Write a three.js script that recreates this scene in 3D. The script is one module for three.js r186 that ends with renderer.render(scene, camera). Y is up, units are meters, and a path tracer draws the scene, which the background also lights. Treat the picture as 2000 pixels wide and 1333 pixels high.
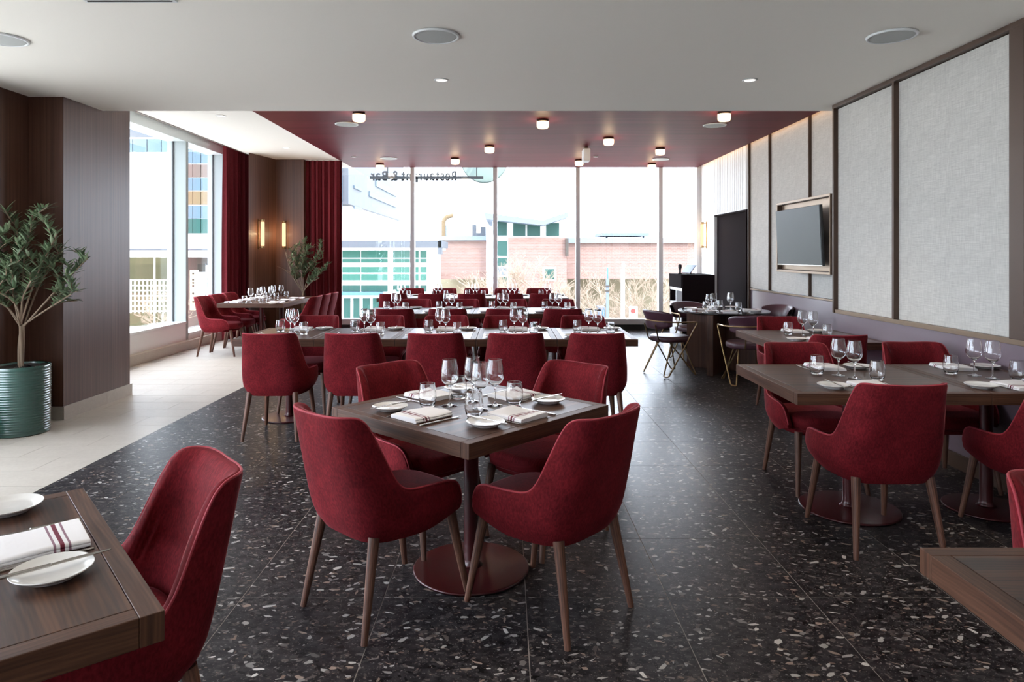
import * as THREE from 'three';
import { RoundedBoxGeometry } from 'three/addons/geometries/RoundedBoxGeometry.js';
import { TextGeometry } from 'three/addons/geometries/TextGeometry.js';
import { FontLoader } from 'three/addons/loaders/FontLoader.js';
import { mergeGeometries, mergeVertices } from 'three/addons/utils/BufferGeometryUtils.js';
import { RectAreaLightUniformsLib } from 'three/addons/lights/RectAreaLightUniformsLib.js';

// ---------------------------------------------------------------- camera, sky, sun, exposure
// Metres, y up. The camera stands at x = 0, z = 0 and looks along -z; "d" below is the distance in front of it (z = -d).
RectAreaLightUniformsLib.init();
const scene = new THREE.Scene();
const renderer = new THREE.WebGLRenderer({ antialias: true });
renderer.toneMapping = THREE.LinearToneMapping;
renderer.toneMappingExposure = 1.05;
renderer.shadowMap.enabled = true;
const camera = new THREE.PerspectiveCamera(2 * Math.atan(666.5 / 1335) * 180 / Math.PI, 2000 / 1333, 0.05, 400);
camera.position.set(0, 1.45, 0);
camera.setViewOffset(2000, 1333, 10, 168.5, 2000, 1333);   // a shift lens: level camera, uprights stay upright
camera.updateProjectionMatrix();
scene.background = new THREE.Color(0.85, 0.95, 1.09);
scene.backgroundIntensity = 11;
const sun = new THREE.DirectionalLight(new THREE.Color(1, 0.95, 0.86), 4);
sun.position.set(26, 40, 34); sun.target.position.set(0, 0, -30);
sun.castShadow = true; sun.shadow.mapSize.set(2048, 2048);
Object.assign(sun.shadow.camera, { left: -60, right: 60, top: 60, bottom: -60, near: 1, far: 220 });
scene.add(sun, sun.target);

// ---------------------------------------------------------------- helpers
function rng(seed) { let a = seed >>> 0; return () => { a = (a + 0x6D2B79F5) >>> 0; let t = Math.imul(a ^ (a >>> 15), 1 | a); t = (t + Math.imul(t ^ (t >>> 7), 61 | t)) ^ t; return ((t ^ (t >>> 14)) >>> 0) / 4294967296; }; }
const taken = new Map();
function numbered(n) { const k = taken.get(n) ?? 0; taken.set(n, k + 1); return k ? `${n}_${String(k).padStart(3, '0')}` : n; }
function tag(o, label, category, group, kind) { if (label) o.userData.label = label; if (category) o.userData.category = category; if (group) o.userData.group = group; if (kind) o.userData.kind = kind; return o; }
function mesh(name, g, m, parent) { const o = new THREE.Mesh(g, m); o.name = parent === scene ? numbered(name) : name; o.castShadow = o.receiveShadow = true; parent.add(o); return o; }
function thing(name, label, category, x, y, d, turn = 0, group) { const o = new THREE.Group(); o.name = numbered(name); scene.add(o); o.position.set(x, y, -d); o.rotation.y = turn; return tag(o, label, category, group); }
function structure(name, label) { const o = new THREE.Group(); o.name = numbered(name); scene.add(o); return tag(o, label, null, null, 'structure'); }
function dup(src, label) { const c = src.clone(); c.name = numbered(src.name.replace(/_\d{3}$/, '')); c.userData = { ...src.userData }; if (label) c.userData.label = label; scene.add(c); return c; }
const face = (fx, fd) => Math.atan2(fx, -fd);     // turn that points a thing's own +z along (fx, fd)

// uv in metres, projected along the main axis of each face; grain is the axis that u follows
function uvBox(g, grain = 'x', ou = 0, ov = 0) {
  if (g.index) g = g.toNonIndexed();
  const p = g.attributes.position, uv = new Float32Array(p.count * 2), a = new THREE.Vector3(), b = new THREE.Vector3(), c = new THREE.Vector3(), n = new THREE.Vector3();
  const gi = 'xyz'.indexOf(grain);
  for (let i = 0; i < p.count; i += 3) {
    a.fromBufferAttribute(p, i); b.fromBufferAttribute(p, i + 1); c.fromBufferAttribute(p, i + 2);
    n.crossVectors(b.clone().sub(a), c.clone().sub(a));
    const m = [Math.abs(n.x), Math.abs(n.y), Math.abs(n.z)], k = m[0] >= m[1] && m[0] >= m[2] ? 0 : m[1] >= m[2] ? 1 : 2;
    let ax = [0, 1, 2].filter((q) => q !== k); if (ax[1] === gi) ax = [ax[1], ax[0]];
    [a, b, c].forEach((v, j) => { uv[(i + j) * 2] = v.getComponent(ax[0]) + ou; uv[(i + j) * 2 + 1] = v.getComponent(ax[1]) + ov; });
  }
  g.setAttribute('uv', new THREE.BufferAttribute(uv, 2));
  return g;
}
function box(w, h, l, r = 0, grain = 'x', ou = 0, ov = 0) { return uvBox(r ? new RoundedBoxGeometry(w, h, l, 2, Math.min(r, w / 2.01, h / 2.01, l / 2.01)) : new THREE.BoxGeometry(w, h, l), grain, ou, ov); }
// a box between two corners given as x0,x1, y0,y1, d0,d1
function span(x0, x1, y0, y1, d0, d1, r = 0, grain = 'x') { const g = box(Math.abs(x1 - x0), Math.abs(y1 - y0), Math.abs(d1 - d0), r, grain); g.translate((x0 + x1) / 2, (y0 + y1) / 2, -(d0 + d1) / 2); return uvBox(g, grain); }
function tube(pts, r, seg = 24, rad = 8, closed = false, tension = 0.5) { return new THREE.TubeGeometry(new THREE.CatmullRomCurve3(pts.map((p) => new THREE.Vector3(...p)), closed, 'centripetal', tension), seg, r, rad, closed); }
// a tube along straight runs with rounded bends
function bent(pts, r, bend = 0.03, seg = 60, rad = 8) {
  const v = pts.map((p) => new THREE.Vector3(...p)), path = new THREE.CurvePath(); let last = v[0];
  for (let i = 1; i < v.length; i++) {
    if (i === v.length - 1) { path.add(new THREE.LineCurve3(last, v[i])); break; }
    const e = Math.min(bend, last.distanceTo(v[i]) * 0.49, v[i].distanceTo(v[i + 1]) * 0.49);
    const p = v[i].clone().add(last.clone().sub(v[i]).setLength(e)), q = v[i].clone().add(v[i + 1].clone().sub(v[i]).setLength(e));
    path.add(new THREE.LineCurve3(last, p)); path.add(new THREE.QuadraticBezierCurve3(p, v[i], q)); last = q;
  }
  return new THREE.TubeGeometry(path, seg, r, rad, false);
}
function rod(a, b, r0, r1 = r0, seg = 12) { const A = new THREE.Vector3(...a), B = new THREE.Vector3(...b), g = new THREE.CylinderGeometry(r1, r0, A.distanceTo(B), seg, 1); g.applyQuaternion(new THREE.Quaternion().setFromUnitVectors(new THREE.Vector3(0, 1, 0), B.clone().sub(A).normalize())); g.translate((A.x + B.x) / 2, (A.y + B.y) / 2, (A.z + B.z) / 2); return g; }
const lathe = (prof, seg = 32) => new THREE.LatheGeometry(prof.map(([r, y]) => new THREE.Vector2(r, y)), seg);
function grid(nu, nv, fn, closeU = false) {      // a surface of nu x nv cells from fn(u, v) -> [x, y, z, s, t]
  const pos = [], uv = [], idx = [];
  for (let i = 0; i <= nu; i++) for (let j = 0; j <= nv; j++) { const p = fn(i / nu, j / nv); pos.push(p[0], p[1], p[2]); uv.push(p[3] ?? i / nu, p[4] ?? j / nv); }
  for (let i = 0; i < nu; i++) for (let j = 0; j < nv; j++) { const a = i * (nv + 1) + j, b = a + nv + 1; idx.push(a, b, a + 1, b, b + 1, a + 1); }
  const g = new THREE.BufferGeometry(); g.setAttribute('position', new THREE.Float32BufferAttribute(pos, 3)); g.setAttribute('uv', new THREE.Float32BufferAttribute(uv, 2)); g.setIndex(idx); g.computeVertexNormals();
  return g;
}
const lerp = (a, b, t) => a + (b - a) * t, clamp = (x, a = 0, b = 1) => Math.min(b, Math.max(a, x)), smooth = (a, b, x) => { const t = clamp((x - a) / (b - a)); return t * t * (3 - 2 * t); };
function curve1(pts) {   // monotone cubic through the points
  const n = pts.length, m = [], dl = []; for (let i = 0; i < n - 1; i++) dl.push((pts[i + 1][1] - pts[i][1]) / (pts[i + 1][0] - pts[i][0]));
  for (let i = 0; i < n; i++) { const a = dl[Math.max(0, i - 1)], b = dl[Math.min(n - 2, i)]; m.push(a * b <= 0 ? 0 : 2 * a * b / (a + b)); }
  return (x) => { if (x <= pts[0][0]) return pts[0][1]; for (let i = 1; i < n; i++) if (x <= pts[i][0]) { const h = pts[i][0] - pts[i - 1][0], t = (x - pts[i - 1][0]) / h, t2 = t * t, t3 = t2 * t; return pts[i - 1][1] * (2 * t3 - 3 * t2 + 1) + h * m[i - 1] * (t3 - 2 * t2 + t) + pts[i][1] * (3 * t2 - 2 * t3) + h * m[i] * (t3 - t2); } return pts[n - 1][1]; };
}

// ---------------------------------------------------------------- textures (grain, weave, stone), all tiling
const NT = (() => { const r = rng(7), t = new Float32Array(65536); for (let i = 0; i < t.length; i++) t[i] = r(); return t; })();
function hash2(a, b) { let h = Math.imul(a + 11, 374761393) ^ Math.imul(b + 7, 668265263); h = Math.imul(h ^ (h >>> 13), 1274126177); return ((h ^ (h >>> 16)) >>> 0) / 4294967296; }
function vnoise(x, y, px, py) { const xi = Math.floor(x), yi = Math.floor(y), fx = x - xi, fy = y - yi, sx = fx * fx * (3 - 2 * fx), sy = fy * fy * (3 - 2 * fy); const w = (a, p) => ((a % p) + p) % p, x0 = w(xi, px), x1 = w(xi + 1, px), y0 = w(yi, py), y1 = w(yi + 1, py); return lerp(lerp(hash2(x0, y0), hash2(x1, y0), sx), lerp(hash2(x0, y1), hash2(x1, y1), sx), sy); }
function fbm(u, v, fx, fy, oct = 4) { let s = 0, a = 0.5, t = 0; for (let o = 0; o < oct; o++) { s += a * vnoise(u * fx, v * fy, fx, fy); t += a; a *= 0.5; fx *= 2; fy *= 2; } return s / t; }
function texture(w, h, fn, metres, srgb = true) {
  const data = new Uint8Array(w * h * 4);
  for (let y = 0; y < h; y++) for (let x = 0; x < w; x++) { const c = fn(x / w, y / h, x, y), k = (y * w + x) * 4; data[k] = clamp(c[0], 0, 255); data[k + 1] = clamp(c[1], 0, 255); data[k + 2] = clamp(c[2], 0, 255); data[k + 3] = 255; }
  const t = new THREE.DataTexture(data, w, h); return finish(t, metres, srgb);
}
function finish(t, metres, srgb) { t.wrapS = t.wrapT = THREE.RepeatWrapping; t.magFilter = THREE.LinearFilter; t.minFilter = THREE.LinearMipmapLinearFilter; t.generateMipmaps = true; if (srgb) t.colorSpace = THREE.SRGBColorSpace; t.repeat.set(1 / metres[0], 1 / metres[1]); t.needsUpdate = true; return t; }
const mix3 = (a, b, t) => [lerp(a[0], b[0], t), lerp(a[1], b[1], t), lerp(a[2], b[2], t)];
function woodTex(dark, mid, light, seed, w = 1024, h = 512, m = [1.2, 0.6], fine = 1) {
  return texture(w, h, (u, v) => {
    const s = seed * 0.137, warp = fbm(u + s, v, 3, 5, 3) * 0.035, vv = v + warp;
    const band = fbm(u, ((vv % 1) + 1) % 1, 2, 28, 3), pore = fbm(u, v, 14, 190, 2), line = 0.5 + 0.5 * Math.sin((vv * 46 + fbm(u, v, 2, 4, 2) * 5) * Math.PI * 2);
    let t = clamp(0.5 + (band - 0.5) * 1.5 + (line - 0.5) * 0.28 * fine + (pore - 0.5) * 0.55 * fine);
    return t < 0.5 ? mix3(dark, mid, t * 2) : mix3(mid, light, t * 2 - 1);
  }, m);
}
const texWalnut = woodTex([36, 20, 14], [68, 42, 30], [94, 62, 45], 1);
const texWalnutEdge = woodTex([54, 34, 25], [76, 50, 37], [98, 67, 51], 2, 512, 256, [0.9, 0.4], 0.8);
const texPanelWood = woodTex([72, 47, 37], [87, 59, 48], [101, 71, 58], 3, 1024, 512, [2.4, 0.5], 0.45);
const texLegWood = woodTex([66, 40, 31], [96, 62, 48], [124, 84, 66], 4, 512, 128, [0.5, 0.1]);
const texRedCeiling = woodTex([78, 24, 33], [94, 31, 41], [108, 40, 50], 5, 1024, 512, [3.0, 0.9], 0.7);
const texVelvet = texture(512, 512, (u, v) => { const n = fbm(u, v, 5, 5, 4), f = fbm(u, v, 120, 60, 2), t = clamp(0.5 + (n - 0.5) * 0.9 + (f - 0.5) * 0.9); return mix3([80, 14, 20], [126, 31, 38], t); }, [0.5, 0.5]);
const texCurtain = texture(256, 256, (u, v) => { const f = fbm(u, v, 90, 30, 2); return mix3([98, 17, 28], [124, 28, 40], f); }, [0.3, 0.3]);
const texLinen = texture(512, 512, (u, v) => { const a = fbm(u, v, 150, 9, 2), b = fbm(u, v, 9, 150, 2), c = fbm(u, v, 3, 3, 2), t = clamp(0.5 + (a - 0.5) * 0.7 + (b - 0.5) * 0.7 + (c - 0.5) * 0.25); return mix3([172, 169, 163], [206, 203, 196], t); }, [0.45, 0.45]);
const bumpLinen = texture(512, 512, (u, v) => { const a = fbm(u, v, 150, 9, 2), b = fbm(u, v, 9, 150, 2), t = 255 * (a + b) / 2; return [t, t, t]; }, [0.45, 0.45], false);
const texStone = texture(512, 512, (u, v) => { const n = fbm(u, v, 4, 4, 5), f = fbm(u, v, 90, 90, 2), t = clamp(0.5 + (n - 0.5) * 0.8 + (f - 0.5) * 0.35); return mix3([172, 163, 152], [196, 187, 176], t); }, [1.3, 1.3]);
const texBrick = texture(512, 512, (u, v, x, y) => { const row = Math.floor(y / 16), off = row % 2 ? 24 : 0, jx = (x + off) % 48, jy = y % 16; if (jx < 2 || jy < 3) return [130, 118, 113]; const r = NT[(row * 97 + Math.floor((x + off) / 48) * 31) % 65536]; return mix3([108, 82, 75], [124, 98, 90], clamp(r * 0.7 + fbm(u, v, 60, 60, 2) * 0.3)); }, [2.4, 2.4]);
function terrazzo() {
  const S = 2048, cv = document.createElement('canvas'); cv.width = cv.height = S; const c = cv.getContext('2d'), r = rng(41);
  const im = c.createImageData(S, S);
  for (let y = 0; y < S; y++) for (let x = 0; x < S; x++) { const u = x / S, v = y / S, t = clamp(0.5 + (fbm(u, v, 40, 60, 3) - 0.5) * 1.6), q = mix3([26, 24, 27], [56, 53, 55], t), k = (y * S + x) * 4; im.data[k] = q[0]; im.data[k + 1] = q[1]; im.data[k + 2] = q[2]; im.data[k + 3] = 255; }
  c.putImageData(im, 0, 0);
  const tones = [[196, 192, 188], [168, 164, 160], [138, 134, 132], [112, 106, 104], [92, 84, 80], [150, 132, 120], [128, 108, 96], [14, 13, 15], [10, 10, 12], [70, 66, 66]];
  const chip = (size, tone, al) => {
    const cx = r() * S, cy = r() * S, n = 5 + Math.floor(r() * 5), st = 1 + r() * 0.75, an = (r() - 0.5) * 1.5 + (r() < 0.18 ? 1.4 : 0), pts = [];
    for (let i = 0; i < n; i++) { const a = i / n * Math.PI * 2 + (r() - 0.5) * 0.6, q = size * (0.55 + r() * 0.6), px = Math.cos(a) * q * st, py = Math.sin(a) * q / st * 0.9; pts.push([px * Math.cos(an) - py * Math.sin(an), px * Math.sin(an) + py * Math.cos(an)]); }
    const k = 0.86 + r() * 0.24; c.fillStyle = `rgba(${tone[0] * k | 0},${tone[1] * k | 0},${tone[2] * k | 0},${al})`;
    for (const ox of [-S, 0, S]) for (const oy of [-S, 0, S]) { if (cx + ox < -120 || cx + ox > S + 120 || cy + oy < -120 || cy + oy > S + 120) continue; c.beginPath(); pts.forEach(([x, y], i) => (i ? c.lineTo(cx + ox + x, cy + oy + y) : c.moveTo(cx + ox + x, cy + oy + y))); c.closePath(); c.fill(); }
  };
  const pick = (list) => tones[list[Math.floor(r() * list.length)]];
  for (let i = 0; i < 900; i++) chip(10 + r() * 20, pick([7, 8, 9, 9, 4]), 0.8);
  for (let i = 0; i < 12000; i++) chip(1.4 + r() * 3.6, pick([1, 2, 3, 3, 4, 4, 5, 9]), 0.4 + r() * 0.4);
  for (let i = 0; i < 1700; i++) chip(5 + r() * 7, pick([2, 3, 4, 4, 5, 6, 7, 9]), 0.7);
  for (let i = 0; i < 460; i++) chip(10 + r() * 13, pick([0, 1, 1, 2, 5, 6, 3, 4, 7]), 0.88);
  for (let i = 0; i < 95; i++) chip(19 + r() * 15, pick([0, 1, 2, 5, 3]), 0.9);
  return finish(new THREE.CanvasTexture(cv), [1.2, 1.2], true);
}
const texTerrazzo = terrazzo();
function napkinTex() { const cv = document.createElement('canvas'); cv.width = 256; cv.height = 64; const c = cv.getContext('2d'); c.fillStyle = '#ece9ea'; c.fillRect(0, 0, 256, 64); c.fillStyle = '#6d1f33'; c.fillRect(176, 0, 11, 64); c.fillStyle = '#8d6a78'; c.fillRect(160, 0, 6, 64); c.fillRect(197, 0, 6, 64); const t = finish(new THREE.CanvasTexture(cv), [1, 1], true); return t; }

// ---------------------------------------------------------------- materials
const std = (o) => new THREE.MeshStandardMaterial(o), phy = (o) => new THREE.MeshPhysicalMaterial(o);
const M = {
  ceiling: std({ color: 0xf3efe6, roughness: 0.95 }),
  white: std({ color: 0xe6e8e8, roughness: 0.55 }),
  frame: std({ color: 0xdfe6e6, roughness: 0.5 }),
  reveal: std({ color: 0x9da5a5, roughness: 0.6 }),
  alu: std({ color: 0xc4c4c6, roughness: 0.4, metalness: 0.2 }),
  redCeiling: phy({ map: texRedCeiling, roughness: 0.5, specularIntensity: 0.13 }),
  panelWood: phy({ map: texPanelWood, roughness: 0.38, specularIntensity: 0.65 }),
  doorWood: phy({ color: 0x1a1214, roughness: 0.9, specularIntensity: 0.12 }),
  walnut: phy({ map: texWalnut, roughness: 0.36, specularIntensity: 0.9 }),
  walnutEdge: phy({ map: texWalnutEdge, roughness: 0.45, specularIntensity: 0.6 }),
  legWood: std({ map: texLegWood, roughness: 0.5 }),
  velvet: phy({ map: texVelvet, roughness: 0.85, specularIntensity: 0.3, sheen: 0.9, sheenColor: new THREE.Color(0.62, 0.2, 0.24), sheenRoughness: 0.45 }),
  piping: phy({ color: 0x9a2a36, roughness: 0.7, sheen: 0.8, sheenColor: new THREE.Color(0.7, 0.3, 0.33), sheenRoughness: 0.4 }),
  curtain: phy({ map: texCurtain, roughness: 0.9, sheen: 0.6, sheenColor: new THREE.Color(0.5, 0.16, 0.2), sheenRoughness: 0.5, side: THREE.DoubleSide }),
  linen: std({ map: texLinen, bumpMap: bumpLinen, bumpScale: 0.0012, roughness: 0.92 }),
  batten: std({ color: 0x4b382c, roughness: 0.45, metalness: 0.15 }),
  bronze: std({ color: 0x8d7a68, roughness: 0.35, metalness: 0.75 }),
  plum: phy({ color: 0x6f5d68, roughness: 0.4, clearcoat: 1, clearcoatRoughness: 0.3 }),
  plumLeather: phy({ color: 0x4c2d38, roughness: 0.38, clearcoat: 0.2, clearcoatRoughness: 0.35 }),
  redMetal: phy({ color: 0x420a0e, roughness: 0.35, clearcoat: 0.3, clearcoatRoughness: 0.12 }),
  brass: std({ color: 0xa58a62, roughness: 0.3, metalness: 0.9 }),
  steel: std({ color: 0xb9b3ad, roughness: 0.22, metalness: 0.95 }),
  china: phy({ color: 0xe9e7e4, roughness: 0.2, clearcoat: 0.5, clearcoatRoughness: 0.1 }),
  napkin: std({ map: napkinTex(), roughness: 0.9 }),
  glass: phy({ color: 0xffffff, roughness: 0, transmission: 1, thickness: 0.01, ior: 1.5 }),
  pane: phy({ color: 0xfafafa, roughness: 0, transmission: 1, thickness: 0, ior: 1.5 }),
  terrazzo: phy({ map: texTerrazzo, roughness: 0.33, specularIntensity: 0.2 }),
  grout: std({ color: 0x9a948f, roughness: 0.9 }),
  stone: phy({ map: texStone, roughness: 0.4, specularIntensity: 0.4 }),
  stoneGrout: std({ color: 0x9d958d, roughness: 0.9 }),
  black: std({ color: 0x161618, roughness: 0.45 }),
  screen: phy({ color: 0x202626, roughness: 0.35, specularIntensity: 0.5 }),
  greenGlaze: phy({ color: 0x2c5048, roughness: 0.25, clearcoat: 0.9, clearcoatRoughness: 0.08 }),
  soil: std({ color: 0x2b2320, roughness: 1 }),
  bark: std({ color: 0x8a7664, roughness: 0.9 }),
  leafA: std({ color: 0x68795a, roughness: 0.5, side: THREE.DoubleSide }),
  leafB: std({ color: 0x4a5e40, roughness: 0.45, side: THREE.DoubleSide }),
  leafC: std({ color: 0xa3b292, roughness: 0.6, side: THREE.DoubleSide }),
  darkTop: phy({ color: 0x2a2828, roughness: 0.16, clearcoat: 0.6 }),
  grille: std({ color: 0xb9bcb9, roughness: 0.8 }),
};
const glow = (c, k) => std({ color: 0x000000, emissive: new THREE.Color(c), emissiveIntensity: k, roughness: 1 });
M.warmGlow = glow(0xffd9b0, 2.6); M.spotGlow = glow(0xfff2e2, 3.2); M.sconceGlow = glow(0xffd6a6, 1.5); M.coveGlow = glow(0xffb074, 2.0);

// ================================================================ the room
const YC = 2.84, YR = 3.12, XF = 3.72, XN = 3.065, DB = 13.08;   // low white ceiling, red ceiling, far right wall, near right wall, window wall

{ // terrazzo floor: a bed with one slab for each tile
  const f = structure('floor', 'dark terrazzo tile floor');
  mesh('screed', span(-2.885, 3.9, -0.2, -0.0012, -3.6, DB), M.grout, f);
  const r = rng(5), vars = [];
  for (let i = 0; i < 8; i++) { const g = box(0.5965, 0.012, 0.5965, 0, 'x', r() * 1.2, r() * 1.2); vars.push(g); }
  for (let i = -5; i <= 6; i++) for (let k = -2; k <= 17; k++) {
    let x0 = 0.08 + 0.6 * (i - 1), x1 = x0 + 0.6, d0 = 2.89 + 0.6 * k - 0.6, d1 = d0 + 0.6;
    if (x1 < -2.8 || x0 > 3.8 || d0 > DB) continue;
    if (d0 < 5.6 && x0 > 3.05) continue;
    const cut = x0 < -2.885 || x1 > 3.9 || d1 > DB;
    if (cut) { x0 = Math.max(x0, -2.885); x1 = Math.min(x1, 3.9); d1 = Math.min(d1, DB); const g = box(x1 - x0 - 0.0025, 0.012, d1 - d0 - 0.0025, 0, 'x', r(), r()); const o = mesh('tile', g, M.terrazzo, f); o.position.set((x0 + x1) / 2, -0.006, -(d0 + d1) / 2); continue; }
    const o = mesh('tile', vars[Math.floor(r() * 8)], M.terrazzo, f); o.position.set((x0 + x1) / 2, -0.006, -(d0 + d1) / 2); if (r() < 0.5) o.rotation.y = Math.PI;
  }
  const o = mesh('terrazzo_slab', box(6.785, 0.012, 4.69, 0, 'x', 0.3, 0.5), M.terrazzo, f); o.position.set(0.5075, -0.006, 1.255);
}
{ // pale stone floor along the left windows
  const f = structure('floor', 'pale stone tile floor along the left windows');
  mesh('screed', span(-5.6, -2.885, -0.2, -0.0012, -3.6, DB), M.stoneGrout, f);
  const r = rng(9), vars = []; for (let i = 0; i < 6; i++) vars.push(box(0.607, 0.012, 0.302, 0, 'x', r() * 1.3, r() * 1.3));
  for (let k = 0; k < 33; k++) { const d = 3.21 + 0.305 * k, off = (k % 2) * 0.305; for (let i = 0; i < 5; i++) { let x1 = -2.885 - 0.61 * i + off, x0 = x1 - 0.61; if (x0 >= -2.885) continue; if (d > 12.9 || x0 < -5.2) continue; const cut = x1 > -2.885; if (cut) x1 = -2.885; const o = mesh('tile', cut ? box(x1 - x0 - 0.003, 0.012, 0.302, 0, 'x', r(), r()) : vars[Math.floor(r() * 6)], M.stone, f); o.position.set((x0 + x1) / 2, -0.006, -d); } }
  const o = mesh('stone_slab', box(1.53, 0.012, 6.65, 0, 'x'), M.stone, f); o.position.set(-3.65, -0.006, 0.27);
}
{ // ceilings
  const c = structure('ceiling', 'low white plaster ceiling');
  mesh('plaster', span(-5.3, XF + 0.2, YC, 3.45, -3.6, 6.6), M.ceiling, c);
  const w = structure('ceiling', 'white ceiling strip beside the left windows');
  mesh('plaster', span(-4.3, -2.955, YR, 3.45, 6.6, DB), M.ceiling, w);
  mesh('blind_pocket', span(-5.3, -4.3, 3.36, 3.45, 6.6, DB), M.ceiling, w);
  mesh('shadow_gap_trim', span(-4.318, -4.3, YR - 0.006, YR + 0.1, 6.6, 11.3), M.batten, w);
  const rc = structure('ceiling', 'glossy dark red timber ceiling');
  mesh('red_boards', span(-2.955, 3.64, YR, YR + 0.04, 6.6, DB - 0.02), M.redCeiling, rc);
  mesh('upper_slab', span(-2.955, XF + 0.2, 3.4, 3.45, 6.6, DB), M.ceiling, rc);
  const roof = structure('roof', 'roof slab'); mesh('slab', span(-5.9, 4.3, 3.45, 3.7, -3.9, DB + 0.35), M.ceiling, roof);
}
{ // dark timber wall and column on the left
  const w = structure('wall_left', 'dark brown timber clad wall and column');
  mesh('timber_cladding', span(-4.42, -4.2, 0.115, YC, 5.4, 6.01, 0, 'y'), M.panelWood, w);
  mesh('column_cladding', span(-5.3, -3.9, 0.115, 3.42, 6.01, 7.07, 0, 'y'), M.panelWood, w);
  const b = structure('baseboard_left', 'pale stone baseboard'); 
  mesh('stone_board', span(-4.42, -4.185, 0, 0.115, 5.4, 5.995), M.stone, b);
  mesh('stone_board', span(-4.19, -3.89, 0, 0.115, 5.995, 6.05), M.stone, b);
  for (const [a, e] of [[5.998, 6.19], [6.193, 6.64], [6.643, 7.09]]) mesh('stone_board', span(-4.4, -3.885, 0, 0.115, a, e), M.stone, b);
  mesh('stone_board', span(-5.2, -3.9, 0, 0.115, 7.07, 7.09), M.stone, b);
  // the stretch beside the camera: wall below and above three windows that light the foreground from the left
  const n = structure('wall_left_front', 'white wall with windows beside the camera');
  mesh('sill_wall', span(-4.42, -4.2, 0, 0.3, -3.6, 5.4), M.white, n);
  mesh('lintel', span(-4.42, -4.2, 2.72, YC, -3.6, 5.4), M.white, n);
  for (const [a, e] of [[-3.6, -3.2], [-0.75, -0.6], [1.9, 2.05], [5.25, 5.4]]) mesh('pier', span(-4.42, -4.2, 0.3, 2.72, a, e), M.white, n);
  const win = structure('window_3', 'windows beside the camera');
  for (const [a, e] of [[-3.2, -0.75], [-0.6, 1.9], [2.05, 5.25]]) { mesh('pane', span(-4.315, -4.305, 0.3, 2.72, a, e), M.pane, win); mesh('mullion', span(-4.34, -4.28, 0.3, 2.72, (a + e) / 2 - 0.03, (a + e) / 2 + 0.03), M.frame, win); }
  const bk = structure('wall_back', 'wall behind the camera'); mesh('plaster', span(-4.42, 3.4, 0, YC, -3.8, -3.6), M.white, bk);
}
{ // left window wall: deep reveals, glass at x = -5.14, stone ledge below
  const w = structure('wall_left_window', 'white window wall with deep reveals and stone ledge'), XI = -4.95;
  mesh('sill_wall', span(-5.22, XI, 0, 0.385, 7.07, 10.54), M.white, w);
  mesh('sill_wall', span(-5.22, XI, 0, 0.2, 10.62, 11.97), M.white, w);
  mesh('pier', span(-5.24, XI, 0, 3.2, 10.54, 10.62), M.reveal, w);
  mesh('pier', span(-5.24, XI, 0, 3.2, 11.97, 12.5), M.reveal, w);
  mesh('header', span(-5.24, XI, 3.2, 3.3, 7.07, 12.5), M.frame, w);
  mesh('header_back', span(-5.3, XI - 0.03, 3.3, 3.4, 7.07, 12.5), M.frame, w);
  mesh('corner_wall', span(-5.24, -5.1, -0.1, 3.45, 12.5, DB + 0.1), M.white, w);
  mesh('stone_ledge', span(XI, -4.86, 0.0, 0.136, 7.09, 11.95, 0.006), M.stone, w);
  const win = structure('window_2', 'tall windows in the left wall');
  mesh('pane', span(-5.15, -5.14, 0.42, 3.2, 7.07, 10.54), M.pane, win);
  mesh('pane', span(-5.15, -5.14, 0.22, 3.2, 10.62, 11.97), M.pane, win);
  mesh('sill', span(-5.24, XI + 0.012, 0.385, 0.42, 7.07, 10.54, 0.004), M.frame, win);
  mesh('sill', span(-5.24, XI + 0.012, 0.2, 0.235, 10.62, 11.97, 0.004), M.frame, win);
  mesh('gasket', span(-5.16, -5.135, 0.42, 3.2, 10.525, 10.54), M.black, win);
  mesh('gasket', span(-5.16, -5.135, 0.235, 3.2, 11.955, 11.97), M.black, win);
}
{ // timber block in the far left corner, its plan a polygon in x, d
  const w = structure('wall_corner', 'dark brown timber corner between the curtains');
  const s = new THREE.Shape(); [[-4.22, 11.17], [-4.04, 11.95], [-3.55, 11.95], [-3.55, 12.2], [-3.8, 12.98], [-4.6, 12.98], [-4.62, 12.6]].forEach(([x, d], i) => (i ? s.lineTo(x, d) : s.moveTo(x, d)));
  const g = new THREE.ExtrudeGeometry(s, { depth: YR, bevelEnabled: false }); g.rotateX(-Math.PI / 2); mesh('timber_cladding', uvBox(g, 'y'), M.panelWood, w);
  mesh('end_wall', span(-5.24, -3.4, -0.1, 3.45, DB, DB + 0.25), M.white, w);
}
{ // window wall at the far end
  const w = structure('window_1', 'floor to ceiling window wall at the far end');
  const xs = [-3.4, -1.813, -0.225, 1.362, 2.949, 3.68];
  for (let i = 0; i < 5; i++) mesh('pane', span(xs[i] + 0.035, xs[i + 1] - 0.035, 0.22, 3.2, DB + 0.09, DB + 0.1), M.pane, w);
  xs.forEach((x, i) => mesh('mullion', span(x - 0.04, x + 0.04, 0.22, 3.3, DB, DB + 0.17, 0.004), M.alu, w));
  mesh('sill', span(-3.4, 3.72, 0.117, 0.225, DB - 0.03, DB + 0.17, 0.004), M.alu, w);
  mesh('base_panel', span(-3.4, 3.72, 0, 0.117, DB, DB + 0.17), M.black, w);
  mesh('header', span(-3.4, 3.9, 3.19, 3.45, DB, DB + 0.17), M.alu, w);
}
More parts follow.
